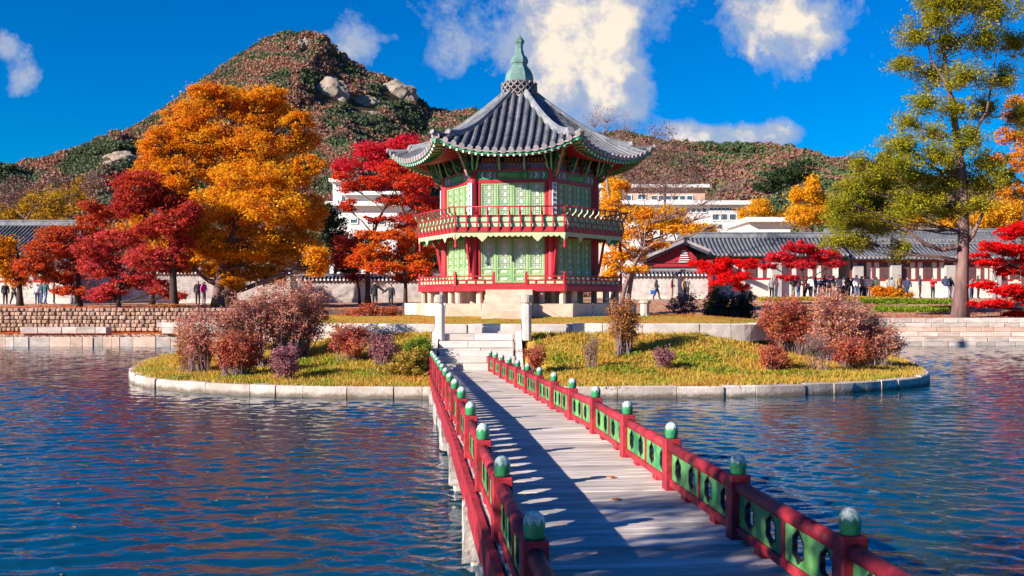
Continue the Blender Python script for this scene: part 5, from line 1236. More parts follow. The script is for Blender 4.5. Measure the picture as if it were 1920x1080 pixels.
# ================================================================== TREES
def leaves_mesh(name, C, size, mat, up=.5):
    k = len(C); nrm = rng.normal(0, 1, (k, 3)); nrm[:, 2] = np.abs(nrm[:, 2]) + up; nrm /= np.linalg.norm(nrm, axis=1)[:, None]
    t = rng.normal(0, 1, (k, 3)); t -= (t * nrm).sum(1)[:, None] * nrm; t /= np.linalg.norm(t, axis=1)[:, None]; b = np.cross(nrm, t)
    s = (size * (.6 + .8 * rng.random(k)))[:, None]; fold = nrm * s * .18
    V = np.stack([C - t * s * .5, C - b * s * .30 + fold, C + t * s * .5, C + b * s * .30 + fold], 1).reshape(-1, 3)
    return np_mesh(name, V, np.arange(4 * k).reshape(-1, 4), mat)
LEAFN = [0]
def tree(name, label, cat, base, blobs, d, leaf, trad=.2, nleaf=9000, size=.16, flat=.55, clump=1.15, bark='bark', group=None, lean=None, twigs=True, stems=1, fill=1.0, hollow=.45, depth=None, fork=.42, up=.5, limb=1.0, sub=None):
    """blobs in photograph pixels at the tree's own distance: (u, v, ru, rv[, dy])"""
    bx_, by_, bz_ = base; o = empty(name, base, 0, label, cat, group); pxm = d / F
    B = []
    for b in blobs:
        dy = b[4] if len(b) > 4 else random.uniform(-.5, .5) * (depth or 0) ; c = P(b[0], b[1], d + dy)
        rx, rz_ = b[2] * pxm, b[3] * pxm; B.append((np.array(c), rx, max(rx * .8, rz_), rz_))
    vol = np.array([(r1 * r2 * r3) ** .62 for _, r1, r2, r3 in B]); vol /= vol.sum(); ctr = []; C = []
    for (c, rx, ry, rz_), w in zip(B, vol):
        rc = max(.25, clump * (.28 * (rx + rz_) / 2 + .14)); nc = int(max(3, min(110, 5.2 * (rx * rz_ + ry * rz_ * .4) / (rc * rc)))); n = int(nleaf * w)
        dirs = rng.normal(0, 1, (nc, 3)); dirs /= np.linalg.norm(dirs, axis=1)[:, None]; rad = (hollow + (1 - hollow) * rng.random(nc)) ** .8
        cc = c + dirs * rad[:, None] * np.array([rx, ry, rz_]) * .88; ctr.append((c, cc, max(rx, rz_)))
        idx = rng.integers(0, nc, n); sz = rc * (.6 + .7 * rng.random(nc)); g = rng.normal(0, 1, (n, 3)); g /= (np.linalg.norm(g, axis=1)[:, None] + 1e-9); g *= (rng.random(n) ** .45)[:, None]
        q = cc[idx] + g * sz[idx][:, None] * np.array([1.0, 1.0, flat]); 
        fz_ = rng.random(n) < .22; q[fz_] += rng.normal(0, 1, (int(fz_.sum()), 3)) * rc * np.array([.55, .55, .4]); C.append(q)
    C = np.concatenate(C); C = C[C[:, 2] > bz_ + .05]; LEAFN[0] += len(C)
    link('crown', leaves_mesh('crown', C - np.array(base), size, LEAF[leaf], up), o, kind='stuff')
    # trunk and limbs
    m = MB(); basev = Vector(base); top = max(B, key=lambda q: q[0][2]); tz = top[0][2]; low = min(b[0][2] - b[3] for b in B)
    tgt = Vector(np.average([b[0] for b in B], axis=0, weights=vol)); tgt.z = bz_ + (tz - bz_) * .86; tgt.y = d
    if lean: tgt = P(lean[0], lean[1], d)
    ns = stems; trunkpts = []
    for k in range(ns):
        off = Vector((random.uniform(-.3, .3), random.uniform(-.2, .2), 0)) * (ns > 1); e = tgt + (Vector((random.uniform(-.3, .3) * (tgt.z - bz_), random.uniform(-.2, .2) * (tgt.z - bz_), 0)) if ns > 1 else Vector((0, 0, 0)))
        pts = []; rad = []; K = 10
        for j in range(K + 1):
            t = j / K; p = basev.lerp(e, t) + off; h = tgt.z - bz_
            p.x += .05 * h * math.sin(t * 4 + k * 2 + bx_) * t; p.x += (basev.x - e.x) * .30 * math.sin(math.pi * t); p.z = bz_ + h * t; pts.append(p); rad.append(trad * ((1 - t) ** .8 * .9 + .1) * (1.0 + .45 * max(0, 1 - t * 9)))
        pts[0].z -= .3; m.tube(pts, rad, 9); trunkpts.append((pts, rad))
    for (c, cc, rr) in ctr:
        pts, rad = random.choice(trunkpts); c = Vector(c); want = c.z - fork * max((Vector((c.x, c.y, 0)) - Vector((pts[-1].x, pts[-1].y, 0))).length, .35 * rr) - .2 * rr
        j = min(range(1, len(pts)), key=lambda q: abs(pts[q].z - want)); j = min(j, len(pts) - 2)
        a = pts[j]; L0 = (c - a).length; K = 6; bp = []; br_ = []
        mid = a.lerp(c, .45) + Vector((random.uniform(-.12, .12), random.uniform(-.12, .12), random.uniform(-.12, .02))) * L0
        for q in range(K + 1):
            t = q / K; p = a * (1 - t) ** 2 + mid * 2 * t * (1 - t) + c * t * t; p += Vector((random.uniform(-1, 1), random.uniform(-1, 1), random.uniform(-1, 1))) * L0 * .018 * (0 < q < K); bp.append(p); br_.append(max(.012, rad[j] * .62 * limb * (1 - .78 * t)))
        m.tube(bp, br_, 6)
        if twigs:
            for e in cc:
                e = Vector(e); s0 = min(range(1, K + 1), key=lambda q: (bp[q] - e).length + .25 * q * 0); s0 = max(1, s0 - (1 if s0 > 1 else 0)); a2 = bp[s0]; mid2 = a2.lerp(e, .5) + Vector((random.uniform(-.15, .15), random.uniform(-.15, .15), random.uniform(-.05, .12))) * (e - a2).length
                r0 = min(br_[s0] * .6, .05 * limb + trad * .08); m.tube([a2, mid2, e], [r0, r0 * .6, max(.006, r0 * .22)], 4, cap=False)
    m.v = [(Vector(v) - basev)[:] for v in m.v]; m.build('trunk', M[bark], o, smooth=True)
    return o
def gb(u, d): x = X_(u, d); return (x, d, gz(x, d))
def ib(u, d):
    x = X_(u, d); z = ter_z(x, d) if edge_dist(x, d, TERP) > 0 else isl_z(x, d); return (x, d, z - .02)
T_ = tree
T_('maple_tree', 'tall orange tree behind, its top highest on the left against the mountain', 'tree', gb(430, 76), [(425, 195, 85, 36), (350, 225, 55, 38), (490, 215, 70, 40), (300, 275, 38, 45), (390, 265, 85, 45), (480, 275, 85, 40), (560, 228, 36, 22), (565, 265, 40, 26), (575, 310, 38, 24), (330, 330, 60, 40), (430, 330, 80, 35), (540, 330, 50, 28), (270, 320, 22, 26), (500, 178, 45, 18), (390, 170, 40, 16)], 76, 'orange', .5, 80000, .17, .6, .72, 'bark', depth=3)
T_('maple_tree', 'big golden orange tree with a rounded crown hanging low over the shrubs', 'tree', gb(408, 67), [(470, 335, 85, 34), (400, 390, 70, 40), (500, 390, 85, 45), (575, 400, 42, 45), (380, 455, 48, 40), (460, 460, 85, 42), (550, 465, 65, 45), (590, 490, 32, 34), (420, 505, 55, 32), (500, 515, 50, 20), (360, 420, 36, 30), (440, 530, 30, 12), (350, 490, 24, 24)], 67, 'orange2', .38, 80000, .155, .6, .72, 'bark_r', depth=3)
T_('maple_tree', 'dark crimson maple left of the orange tree with its bare black trunk over the wall', 'tree', gb(327, 63), [(262, 350, 60, 34), (310, 375, 50, 30), (240, 390, 42, 24), (320, 420, 42, 34), (255, 335, 30, 16), (340, 460, 24, 40), (280, 430, 40, 18), (320, 500, 40, 14), (355, 400, 26, 26)], 63, 'crimson', .26, 26000, .15, .45, .72, 'bark', lean=(292, 380), depth=2)
T_('maple_tree', 'yellow orange tree glimpsed between the crimson crowns', 'tree', gb(285, 74), [(270, 430, 40, 35), (300, 470, 35, 30), (225, 440, 30, 22), (330, 350, 20, 20), (250, 400, 30, 20)], 74, 'orange', .2, 9000, .18, .6, depth=1)
T_('maple_tree', 'rose crimson maple with a low spreading crown in the middle of the left bank', 'tree', gb(222, 64), [(220, 450, 55, 26), (275, 485, 55, 28), (190, 500, 50, 28), (255, 525, 55, 22), (205, 545, 38, 14), (300, 540, 30, 18), (160, 465, 28, 24), (330, 555, 24, 9), (185, 558, 30, 8)], 64, 'rose', .15, 24000, .14, .4, .7, 'bark', depth=2)
T_('maple_tree', 'bright red maple with a flat layered crown left of the rose maple', 'tree', gb(150, 66), [(120, 440, 55, 22), (85, 470, 45, 26), (150, 480, 50, 24), (110, 515, 55, 20), (60, 500, 38, 22), (170, 420, 34, 18), (130, 545, 38, 12), (205, 400, 40, 16), (170, 385, 25, 12)], 66, 'redmix', .18, 22000, .14, .38, .7, 'bark', depth=2)
T_('maple_tree', 'orange tree with a leaning dark trunk at the left edge of the photo', 'tree', gb(38, 70), [(5, 490, 38, 34), (30, 525, 26, 20), (-30, 470, 50, 40), (10, 455, 25, 14)], 70, 'orange', .22, 9000, .17, .5, depth=1, lean=(22, 450))
T_('broadleaf_tree', 'thin yellow brown tree behind the far left roof', 'tree', gb(90, 105), [(70, 385, 45, 26), (120, 375, 45, 32), (30, 400, 35, 18), (150, 350, 22, 20), (100, 410, 50, 18), (-10, 400, 40, 22)], 105, 'olive_b', .25, 9000, .26, .5, depth=3, limb=.8)
T_('broadleaf_tree', 'half bare tree with brown twigs rising above the left maples', 'tree', gb(20, 98), [(40, 350, 40, 22), (0, 370, 40, 30), (110, 340, 35, 20), (170, 345, 24, 26)], 98, 'bare', .25, 2600, .2, .6, depth=3, bark='bark_r')
T_('maple_tree', 'red maple with layered fiery branches just left of the pavilion', 'tree', gb(690, 69), [(745, 318, 50, 18), (700, 345, 45, 16), (780, 345, 46, 24), (655, 350, 26, 16), (650, 385, 22, 14), (740, 375, 45, 14), (800, 385, 30, 24), (770, 415, 50, 20), (700, 410, 28, 7), (640, 330, 22, 10), (810, 330, 22, 18)], 69, 'red', .2, 19000, .14, .38, .7, 'bark', lean=(735, 350), depth=2)
T_('maple_tree', 'orange red maple with low drooping branches against the grey brick wall', 'tree', gb(760, 66), [(750, 445, 60, 16), (700, 470, 42, 16), (775, 475, 48, 22), (720, 500, 48, 14), (670, 490, 30, 14), (790, 505, 28, 18), (760, 520, 34, 9), (690, 440, 32, 10), (810, 450, 18, 26)], 66, 'redorange', .16, 24000, .14, .38, .7, 'bark', depth=2)
T_('maple_tree', 'small dark leaning maple whose bare trunk crosses the grey wall', 'tree', gb(674, 72), [(650, 455, 34, 20), (640, 490, 30, 18), (670, 520, 26, 8)], 72, 'crimson', .10, 4200, .14, .45, lean=(655, 470))
T_('evergreen_hedge', 'dark hedge of evergreens behind the grey wall and the red maples', 'hedge', gb(740, 96), [(660, 480, 34, 26), (710, 490, 40, 20), (770, 490, 40, 22), (820, 480, 34, 30), (690, 455, 30, 16)], 96, 'dkgreen', .15, 15000, .22, .7, depth=1, stems=3)
T_('evergreen_tree', 'dark evergreen at the right side of the big orange crown', 'tree', gb(628, 84), [(628, 430, 24, 40), (640, 470, 28, 34), (610, 400, 14, 26), (655, 500, 24, 20)], 84, 'dkgreen', .2, 9000, .2, .6, depth=1)
T_('broadleaf_tree', 'pinkish red tree high behind the red maple', 'tree', gb(770, 130), [(760, 275, 40, 24), (700, 285, 40, 20), (650, 310, 30, 18), (790, 300, 30, 24), (720, 310, 40, 14)], 130, 'pinkred', .3, 9000, .3, .5, depth=4)
T_('broadleaf_tree', 'spreading tree with golden leaves and long bare purple limbs right of the pavilion', 'tree', gb(1163, 61.5), [(1150, 490, 28, 26), (1185, 478, 40, 16), (1150, 445, 20, 18), (1200, 435, 34, 16), (1150, 385, 18, 26), (1230, 458, 36, 9), (1165, 350, 20, 14), (1210, 400, 24, 12), (1285, 430, 40, 8), (1190, 505, 30, 8), (1145, 520, 24, 16)], 61.5, 'orange2', .22, 12500, .14, .45, .8, 'bark_p', lean=(1218, 455), depth=2, limb=1.6)
T_('bare_tree', 'almost leafless tree with long sweeping twigs over the golden tree', 'tree', gb(1176, 62.5), [(1290, 345, 60, 22), (1330, 375, 45, 12), (1240, 350, 45, 30), (1380, 345, 40, 20), (1320, 400, 50, 10), (1200, 340, 30, 30), (1260, 400, 40, 12), (1340, 425, 30, 8)], 62.5, 'bare', .17, 900, .1, .5, .8, 'bark_p', lean=(1240, 400), limb=1.7)
T_('bare_tree', 'bare winter tree rising behind the right eave of the pavilion roof', 'tree', gb(1150, 80), [(1140, 215, 50, 24), (1175, 235, 40, 22), (1110, 225, 26, 20), (1150, 255, 50, 20)], 80, 'bare', .2, 500, .1, .5, .8, 'bark_p', limb=.7)
T_('bare_tree', 'purplish bare tree standing in front of the low hill', 'tree', gb(1240, 120), [(1240, 270, 50, 40), (1200, 300, 50, 40), (1280, 300, 50, 40), (1240, 330, 70, 30), (1180, 330, 40, 30), (1310, 330, 30, 26)], 120, 'bare', .35, 5200, .22, .7, 1.0, 'bark_p', depth=4, limb=.8)
for i, (u, d_, bl_, n_, lab) in enumerate([(1270, 118, [(1265, 425, 45, 16), (1225, 415, 34, 14), (1310, 432, 40, 12), (1250, 400, 40, 10)], 9000, 'orange yellow tree in front of the office windows'),
        (1150, 112, [(1150, 355, 28, 30), (1140, 395, 26, 28), (1185, 400, 30, 22), (1160, 440, 40, 30)], 8000, 'golden tree close to the right of the pavilion balcony'),
        (1428, 150, [(1425, 390, 28, 16), (1440, 410, 40, 16), (1400, 400, 20, 16)], 6500, 'rounded yellow tree above the plain white building'),
        (1520, 125, [(1524, 345, 12, 20), (1515, 375, 34, 24), (1540, 395, 34, 26), (1500, 405, 34, 20), (1492, 365, 10, 14)], 14000, 'upright ginkgo tree in full yellow left of the locust'),
        (1590, 130, [(1590, 400, 40, 24), (1640, 410, 40, 22), (1700, 415, 40, 18)], 9000, 'yellow trees half hidden behind the locust leaves'),
        (1880, 110, [(1880, 400, 45, 24), (1850, 415, 40, 16), (1920, 395, 40, 30), (1790, 418, 40, 12)], 11000, 'golden tree behind the corridor at the right edge')]):
    T_('ginkgo_tree', lab, 'tree', gb(u, d_), bl_, d_, 'yellow', .25, n_, .26, .7, depth=3, bark='bark_r')
T_('pine_tree', 'dark pine with a rounded crown behind the long palace hall', 'tree', gb(1470, 170), [(1465, 330, 44, 22), (1500, 320, 34, 26), (1440, 350, 30, 14)], 170, 'dkgreen', .3, 6000, .36, .5, depth=3)
LOC = [(1800, 10, 70, 22), (1745, 35, 46, 18), (1870, 25, 50, 22), (1710, 70, 40, 14), (1775, 75, 48, 18), (1850, 80, 52, 20), (1905, 90, 34, 26), (1700, 120, 30, 14), (1750, 135, 44, 18), (1815, 145, 46, 18), (1885, 150, 40, 22), (1725, 185, 38, 14), (1790, 200, 46, 16), (1850, 205, 40, 18), (1905, 215, 24, 24), (1690, 225, 34, 12), (1750, 245, 48, 16), (1820, 262, 46, 18), (1700, 275, 46, 16), (1655, 300, 34, 12), (1760, 300, 48, 18), (1850, 305, 40, 16), (1640, 335, 46, 16), (1710, 340, 50, 18), (1600, 350, 44, 20), (1780, 352, 48, 16), (1850, 350, 44, 16), (1570, 385, 38, 18), (1635, 385, 48, 20), (1700, 390, 48, 16), (1590, 425, 48, 18), (1650, 425, 40, 16), (1560, 450, 26, 12), (1620, 455, 30, 12), (1770, 395, 40, 12), (1880, 340, 34, 14), (1690, 470, 20, 20), (1600, 310, 26, 12), (1750, 0, 40, 14), (1850, -25, 60, 24), (1770, -40, 60, 24)]
LOC = [(a + random.uniform(-10, 10), b + random.uniform(-8, 8), c * random.uniform(.95, 1.4), e * random.uniform(1.3, 2.1)) for a, b, c, e in LOC] + [(1680, 310, 60, 30), (1740, 370, 60, 30), (1620, 385, 60, 34), (1585, 400, 50, 36), (1670, 420, 50, 30), (1830, 385, 50, 24), (1790, 320, 50, 30), (1600, 455, 36, 22), (1640, 350, 50, 26)]
T_('locust_tree', 'towering yellow green locust tree with a straight dark trunk at the right', 'tree', gb(1800, 60.8), LOC, 60.8, 'olive', .40, 125000, .125, .85, .8, 'bark_r', lean=(1793, 60), depth=4, hollow=.0, fork=.15, limb=.28)
m = MB()
for pts, r0 in (([(1797, 462), (1765, 468), (1735, 458), (1712, 440), (1690, 425), (1650, 410)], .17), ([(1803, 465), (1825, 440), (1838, 410), (1856, 375), (1870, 330)], .16), ([(1798, 380), (1780, 350), (1762, 320), (1730, 300), (1700, 290)], .12), ([(1797, 300), (1820, 260), (1850, 210), (1860, 150), (1870, 90)], .12), ([(1795, 200), (1770, 150), (1745, 110), (1735, 60)], .09)):
    q = [P(u, v, 60.8 + random.uniform(-.5, .5)) for u, v in pts]; m.tube(q, [r0 * (1 - .75 * i / (len(q) - 1)) for i in range(len(q))], 8)
loc = [o for o in sc.objects if o.name.startswith('locust_tree')][0]; m.v = [(Vector(v) - loc.location)[:] for v in m.v]; m.build('limb', M['bark_r'], loc, smooth=True)
T_('maple_tree', 'orange and red tinged tree at the right edge behind the locust crown', 'tree', gb(1925, 72), [(1905, 205, 22, 34), (1885, 255, 24, 18), (1915, 300, 28, 34), (1870, 300, 20, 14), (1900, 360, 34, 26), (1940, 250, 30, 60)], 72, 'orange', .3, 11000, .15, .5, .8, depth=2)
T_('maple_tree', 'bright scarlet maple with flat layered branches at the right edge over the wall', 'tree', gb(1945, 59.8), [(1890, 438, 34, 12), (1925, 430, 40, 16), (1860, 462, 34, 9), (1905, 470, 44, 12), (1940, 490, 40, 16), (1860, 492, 36, 9), (1900, 508, 44, 12), (1850, 535, 34, 7), (1895, 545, 44, 12), (1935, 560, 36, 14), (1870, 570, 34, 9), (1830, 570, 18, 5), (1905, 588, 30, 6), (1840, 478, 18, 6)], 59.8, 'scarlet', .2, 30000, .13, .32, .7, 'bark', depth=2)
T_('maple_tree', 'flame red maple over the dark shrubs left of the long hall', 'tree', gb(1395, 74), [(1340, 505, 40, 12), (1375, 520, 36, 14), (1310, 495, 26, 7), (1400, 495, 26, 12), (1365, 490, 26, 8), (1390, 538, 22, 8), (1350, 530, 24, 6)], 74, 'scarlet', .13, 12000, .13, .35, .7, 'bark', depth=1.5)
T_('maple_tree', 'pink red maple with a thin trunk in front of the long palace hall', 'tree', gb(1508, 76), [(1500, 463, 36, 12), (1460, 482, 34, 12), (1545, 478, 34, 12), (1505, 495, 48, 10), (1565, 495, 24, 8), (1440, 500, 22, 7), (1475, 520, 24, 6), (1520, 470, 20, 12)], 76, 'pinkred', .12, 14000, .14, .35, .7, 'bark', depth=1.5)
# tree on the near bank, out of frame, that throws the dappled shade on the bridge
t0 = (-8.4, .2, .88)
T_('maple_tree', 'orange maple on the near bank left of the camera shading the bridge', 'tree', t0, [], 1, 'orange') if False else None
def near_tree():
    o = empty('maple_tree', t0, 0, 'orange maple on the near bank shading the boards', 'tree'); C = []; m = MB(); m.tube([(0, 0, -.3), (.1, .1, 2.5), (.3, .4, 5.0), (.5, .6, 7.4)], [.2, .16, .11, .03], 8)
    for i in range(64):
        c = Vector((random.uniform(-1.5, 1.9), random.uniform(-1.7, 2.1), random.uniform(3.9, 7.0))); m.tube([(.3, .4, c.z - 1.2), tuple(c * .5 + Vector((.15, .2, c.z * .5 - .5))), tuple(c)], [.04, .025, .008], 5)
        C.append(np.array(c) + rng.normal(0, .26, (150, 3)) * np.array([1, 1, .5]))
    C = np.concatenate(C); link('crown', leaves_mesh('crown', C, .13, LEAF['orange']), o, kind='stuff'); m.build('trunk', M['bark'], o, smooth=True)
near_tree()

# ================================================================== SHRUBS
def shrub(label, u, d, blobs, leaf, n, size=.05, stems=5, bark='bark_p', trad=.02, base=None, name='shrub', group=None):
    """many thin stems fanning from the ground, side twigs, small leaves along their outer halves"""
    base = base or ib(u, d); o = empty(name, base, 0, label, name.replace('_', ' '), group); bs = Vector(base); pxm = d / F; B = [(P(a, b, d + random.uniform(-.5, .5)), c * pxm * 1.02, e * pxm * .95) for a, b, c, e in blobs]
    wt = [r * q for _, r, q in B]; W_ = sum(r for _, r, _ in B) / len(B); m = MB(); C = []; n = int(n * .7); k = int(max(26, min(170, n / 60))); per = max(8, int(n * 1.5 / k)); dens = .05 + .05 * pxm * 60
    bp_s = [bs + Vector((random.uniform(-.85, .85) * W_, random.uniform(-.6, .6) * W_, 0)) for _ in range(stems + 3)]
    for i in range(k):
        c, rx, rz_ = random.choices(B, wt)[0]; dv_ = Vector((random.gauss(0, 1), random.gauss(0, 1), random.gauss(0, 1))).normalized() * random.random() ** .38 * random.uniform(.85, 1.2)
        e = c + Vector((dv_.x * rx, dv_.y * rx * .8, dv_.z * rz_)); b0 = min(random.sample(bp_s, min(2, len(bp_s))), key=lambda q: (q - e).length) + Vector((random.gauss(0, .07), random.gauss(0, .07), -.03)); e.z = max(e.z, b0.z + .12)
        h = e.z - b0.z; mid = b0.lerp(e, .5) + Vector((-(e.x - b0.x) * .10, -(e.y - b0.y) * .10, h * .10)) + Vector((random.gauss(0, .05), random.gauss(0, .05), 0)) * h; q = [b0.lerp(mid, .5) * .5 + (b0 * .25 + mid * .5 + e * .25) * 0 + b0.lerp(mid, .5) * .5, mid, mid.lerp(e, .55) + Vector((0, 0, h * .03)), e]
        r0 = trad * random.uniform(.35, 1.0) * .8; m.tube([b0] + q, [r0, r0 * .8, r0 * .6, r0 * .4, .003], 4, cap=False)
        for _ in range(5):
            t = random.uniform(.35, 1); a_ = b0.lerp(mid, t * 2) if t < .5 else mid.lerp(e, t * 2 - 1); f = a_ + Vector((random.gauss(0, 1), random.gauss(0, 1), abs(random.gauss(.3, .8)))).normalized() * random.uniform(.12, .34) * max(.5, min(1.3, h)); m.tube([a_, a_.lerp(f, .5) + Vector((0, 0, .015)), f], [.006, .005, .0025], 3, cap=False)
            tt = rng.random(per // 5 + 1)[:, None] ** .7; C.append(np.array(a_) + (np.array(f) - np.array(a_)) * tt + rng.normal(0, dens * .55, (per // 5 + 1, 3)))
    C = np.concatenate(C); C = C[C[:, 2] > bs.z + .03]; link('crown', leaves_mesh('crown', C - np.array(base), size * 1.25, LEAF[leaf]), o, kind='stuff')
    m.v = [(Vector(v) - bs)[:] for v in m.v]; m.build('stem', M[bark if bark != 'twig' else 'bark_p'], o); return o
shrub('large dusty pink shrub by the left terrace kerb, tallest of the left clump', 550, 33.2, [(560, 545, 55, 24), (600, 570, 30, 28), (520, 570, 45, 30), (565, 590, 55, 22), (480, 580, 30, 22), (610, 600, 18, 12), (560, 530, 24, 8)], 'dusty', 21000, .05, 4, 'bark_p', .04)
shrub('dusty pink shrub left of the tallest one, standing before the retaining wall', 478, 32.4, [(470, 570, 38, 22), (440, 590, 36, 26), (490, 605, 34, 24), (410, 600, 30, 24), (455, 555, 20, 10)], 'dusty', 13000, .05, 5, 'bark_p', .035)
shrub('brick red rounded shrub at the left island corner above the kerb', 445, 30.6, [(445, 640, 38, 26), (415, 650, 22, 20), (475, 650, 22, 22), (440, 665, 34, 16)], 'dustyred', 11000, .05, 7)
shrub('pale pinkish twiggy shrub at the far left end of the island', 378, 32, [(375, 600, 30, 22), (360, 630, 28, 24), (390, 640, 26, 24), (345, 600, 18, 14), (375, 660, 26, 12)], 'dusty', 7500, .05, 8)
shrub('orange tinted shrub at the left tip of the island', 352, 32.6, [(348, 640, 16, 26), (365, 658, 16, 14), (338, 615, 12, 12)], 'brown', 3200, .05, 6)
shrub('mauve shrub with many pale stems near the left kerb', 536, 29.6, [(536, 660, 24, 14), (520, 668, 14, 12), (552, 670, 12, 12), (536, 680, 14, 10)], 'mauve', 4200, .045, 9)
shrub('low red and orange shrub left of the island steps', 655, 32.4, [(650, 618, 24, 10), (675, 628, 26, 14), (635, 632, 16, 9), (665, 645, 24, 9)], 'dustyred', 5600, .05, 7)
shrub('pinkish grey shrub with bare twigs close to the left railing end', 715, 31.6, [(712, 630, 26, 12), (735, 640, 20, 14), (690, 645, 22, 14), (720, 660, 26, 9)], 'mauve', 3600, .045, 12)
shrub('low olive and brown bush beside the far left railing posts', 765, 30.2, [(765, 675, 26, 12), (735, 690, 26, 10), (790, 660, 14, 14), (700, 695, 16, 6), (780, 700, 18, 6)], 'gold', 5200, .05, 7)
shrub('green juniper like bush on the slope left of the steps', 790, 32.6, [(785, 640, 22, 9), (800, 655, 14, 9), (765, 650, 14, 7)], 'greenery', 3400, .045, 5)
shrub('pink red shrub on the terrace behind the left stone post', 700, 38.5, [(690, 578, 24, 9), (720, 583, 26, 9), (665, 590, 24, 8), (740, 592, 12, 6)], 'dustyred', 4500, .055, 6)
shrub('orange brown upright shrub on the slope below the terrace, right of the steps', 1168, 32.8, [(1170, 570, 22, 16), (1168, 595, 26, 18), (1175, 618, 20, 14), (1150, 585, 14, 12), (1190, 600, 14, 14)], 'brown', 6500, .05, 5, 'bark_p', .03)
shrub('small red leaved sprig beside the right railing end', 1000, 30.6, [(992, 655, 10, 8), (1012, 662, 10, 8), (1000, 672, 12, 7)], 'dustyred', 1800, .05, 6)
shrub('pale leafless tuft of twigs on the slope right of the steps', 1110, 31.2, [(1112, 640, 12, 16), (1105, 655, 12, 12)], 'bare', 350, .04, 14)
shrub('small mauve twig bush in the middle of the right slope', 1240, 31.0, [(1240, 662, 22, 8), (1255, 670, 14, 6)], 'mauve', 1500, .045, 9)
shrub('orange red low shrub on the right slope near the big bushes', 1450, 31.6, [(1445, 655, 24, 10), (1465, 670, 24, 12), (1430, 672, 16, 8)], 'dustyred', 4200, .05, 7)
shrub('brick red rounded bush at the left of the big right clump', 1480, 35.2, [(1470, 570, 44, 18), (1450, 590, 34, 22), (1500, 595, 40, 24), (1490, 615, 34, 14), (1440, 600, 20, 18)], 'dustyred', 17000, .055, 6, 'bark_p')
shrub('tall dusty pink bush in the middle of the big right clump', 1570, 34.6, [(1560, 560, 40, 20), (1600, 585, 40, 22), (1550, 595, 38, 24), (1590, 615, 40, 22), (1570, 540, 24, 9), (1540, 625, 30, 14)], 'dusty', 17000, .055, 6, 'bark_p')
shrub('wide red pink bush overhanging the water at the right island tip', 1640, 34.8, [(1630, 610, 34, 22), (1665, 620, 30, 20), (1690, 640, 22, 14), (1620, 640, 40, 16), (1660, 652, 34, 10)], 'dusty', 14000, .055, 7, 'bark_p')
shrub('deep red bush at the foot of the right clump', 1600, 33.2, [(1590, 650, 34, 16), (1620, 662, 28, 10), (1560, 655, 22, 12)], 'dustyred', 7000, .05, 7)
shrub('pale dry grass like twigs at the foot of the right clump', 1525, 32.0, [(1525, 635, 30, 10), (1545, 650, 24, 8)], 'bare', 700, .04, 24)
shrub('bare dark branched shrub at the back edge of the terrace', 1283, 46.5, [(1283, 560, 26, 14), (1262, 570, 18, 12), (1305, 568, 18, 12)], 'mauve', 1600, .07, 5, 'bark')
shrub('dark brown green bushy shrub under the flame red maple', 1378, 45.5, [(1375, 555, 36, 14), (1400, 570, 24, 16), (1360, 575, 30, 16), (1385, 590, 36, 10)], 'darkshrub', 8000, .08, 6, 'bark')
shrub('olive gold upright shrub beside the dark bushes', 1340, 46.2, [(1342, 548, 14, 16), (1335, 568, 16, 14), (1350, 575, 14, 10)], 'gold', 3600, .07, 5)
shrub('low dark rounded bush on the terrace below the olive shrub', 1350, 44.2, [(1350, 596, 34, 8), (1375, 600, 24, 6)], 'darkshrub', 3400, .07, 6, 'bark')
shrub('orange shrub behind the crowd on the right bank', 1665, 74, [(1650, 545, 24, 9), (1680, 550, 26, 9), (1700, 553, 16, 6)], 'orange', 5000, .12, 6, base=gb(1668, 74))
shrub('small rust coloured shrub on the left bank below the dark maple', 300, 60.5, [(295, 588, 24, 7), (315, 597, 20, 8), (335, 600, 16, 8)], 'brown', 3500, .09, 6, base=(X_(305, 60.5), 60.6, 1.95))
# low green and ochre strips on the right bank
for i, (u0, u1, d_, lf_, n_, lab) in enumerate([(1625, 1790, 66.5, 'greenery', 8000, 'green strip of low plants nearest the right bank wall'), (1620, 1800, 71, 'greenery', 8000, 'green strip of low plants behind the first strip'), (1420, 1700, 73.5, 'gold', 7000, 'ochre strip of dry plants below the crowd')]):
    n = n_; x = X_(u0, d_) + (X_(u1, d_) - X_(u0, d_)) * rng.random(n); y = d_ + rng.normal(0, .5, n); z = np.array([gz(a, b) for a, b in zip(x, y)]) + .22 * rng.random(n)
    tag(link('ground_cover', leaves_mesh('ground_cover', np.stack([x, y, z], 1), .12, LEAF[lf_])), lab, 'ground cover', kind='stuff')
# weeds on the island slopes
W = []
for (u, v, ru) in [(1290, 650, 50), (1330, 640, 40), (1180, 640, 36), (500, 640, 50), (560, 640, 40), (450, 700, 40), (620, 650, 30), (1060, 660, 40), (1370, 690, 60), (1150, 690, 40), (1200, 700, 50), (700, 705, 50), (600, 700, 40), (1480, 690, 50), (330, 700, 40), (1010, 615, 6)]:
    d_ = 30.5 + (700 - v) / 90 * 3.4
    for _ in range(int(ru * 9)):
        uu = random.gauss(u, ru * .5); dd = random.gauss(d_, .35); x = X_(uu, dd)
        if edge_dist(x, dd) > .15 and edge_dist(x, dd, TERP) < -.05 and not (-2.6 < x < .55 and dd > 30): W.append((x, dd, isl_z(x, dd) + random.uniform(.0, .09)))
tag(link('slope_weeds', leaves_mesh('slope_weeds', np.array(W), .085, LEAF['greenery'])), 'patches of fresh green weeds on the island slopes', 'weeds', kind='stuff')
C = []
while len(C) < 5000:
    x = random.uniform(-14, 15); y = 27.9 + 8 * random.random()
    if edge_dist(x, y) > .1 and edge_dist(x, y, TERP) < 0 and not (-2.6 < x < .55): C.append((x, y, isl_z(x, y) + random.uniform(.0, .05)))
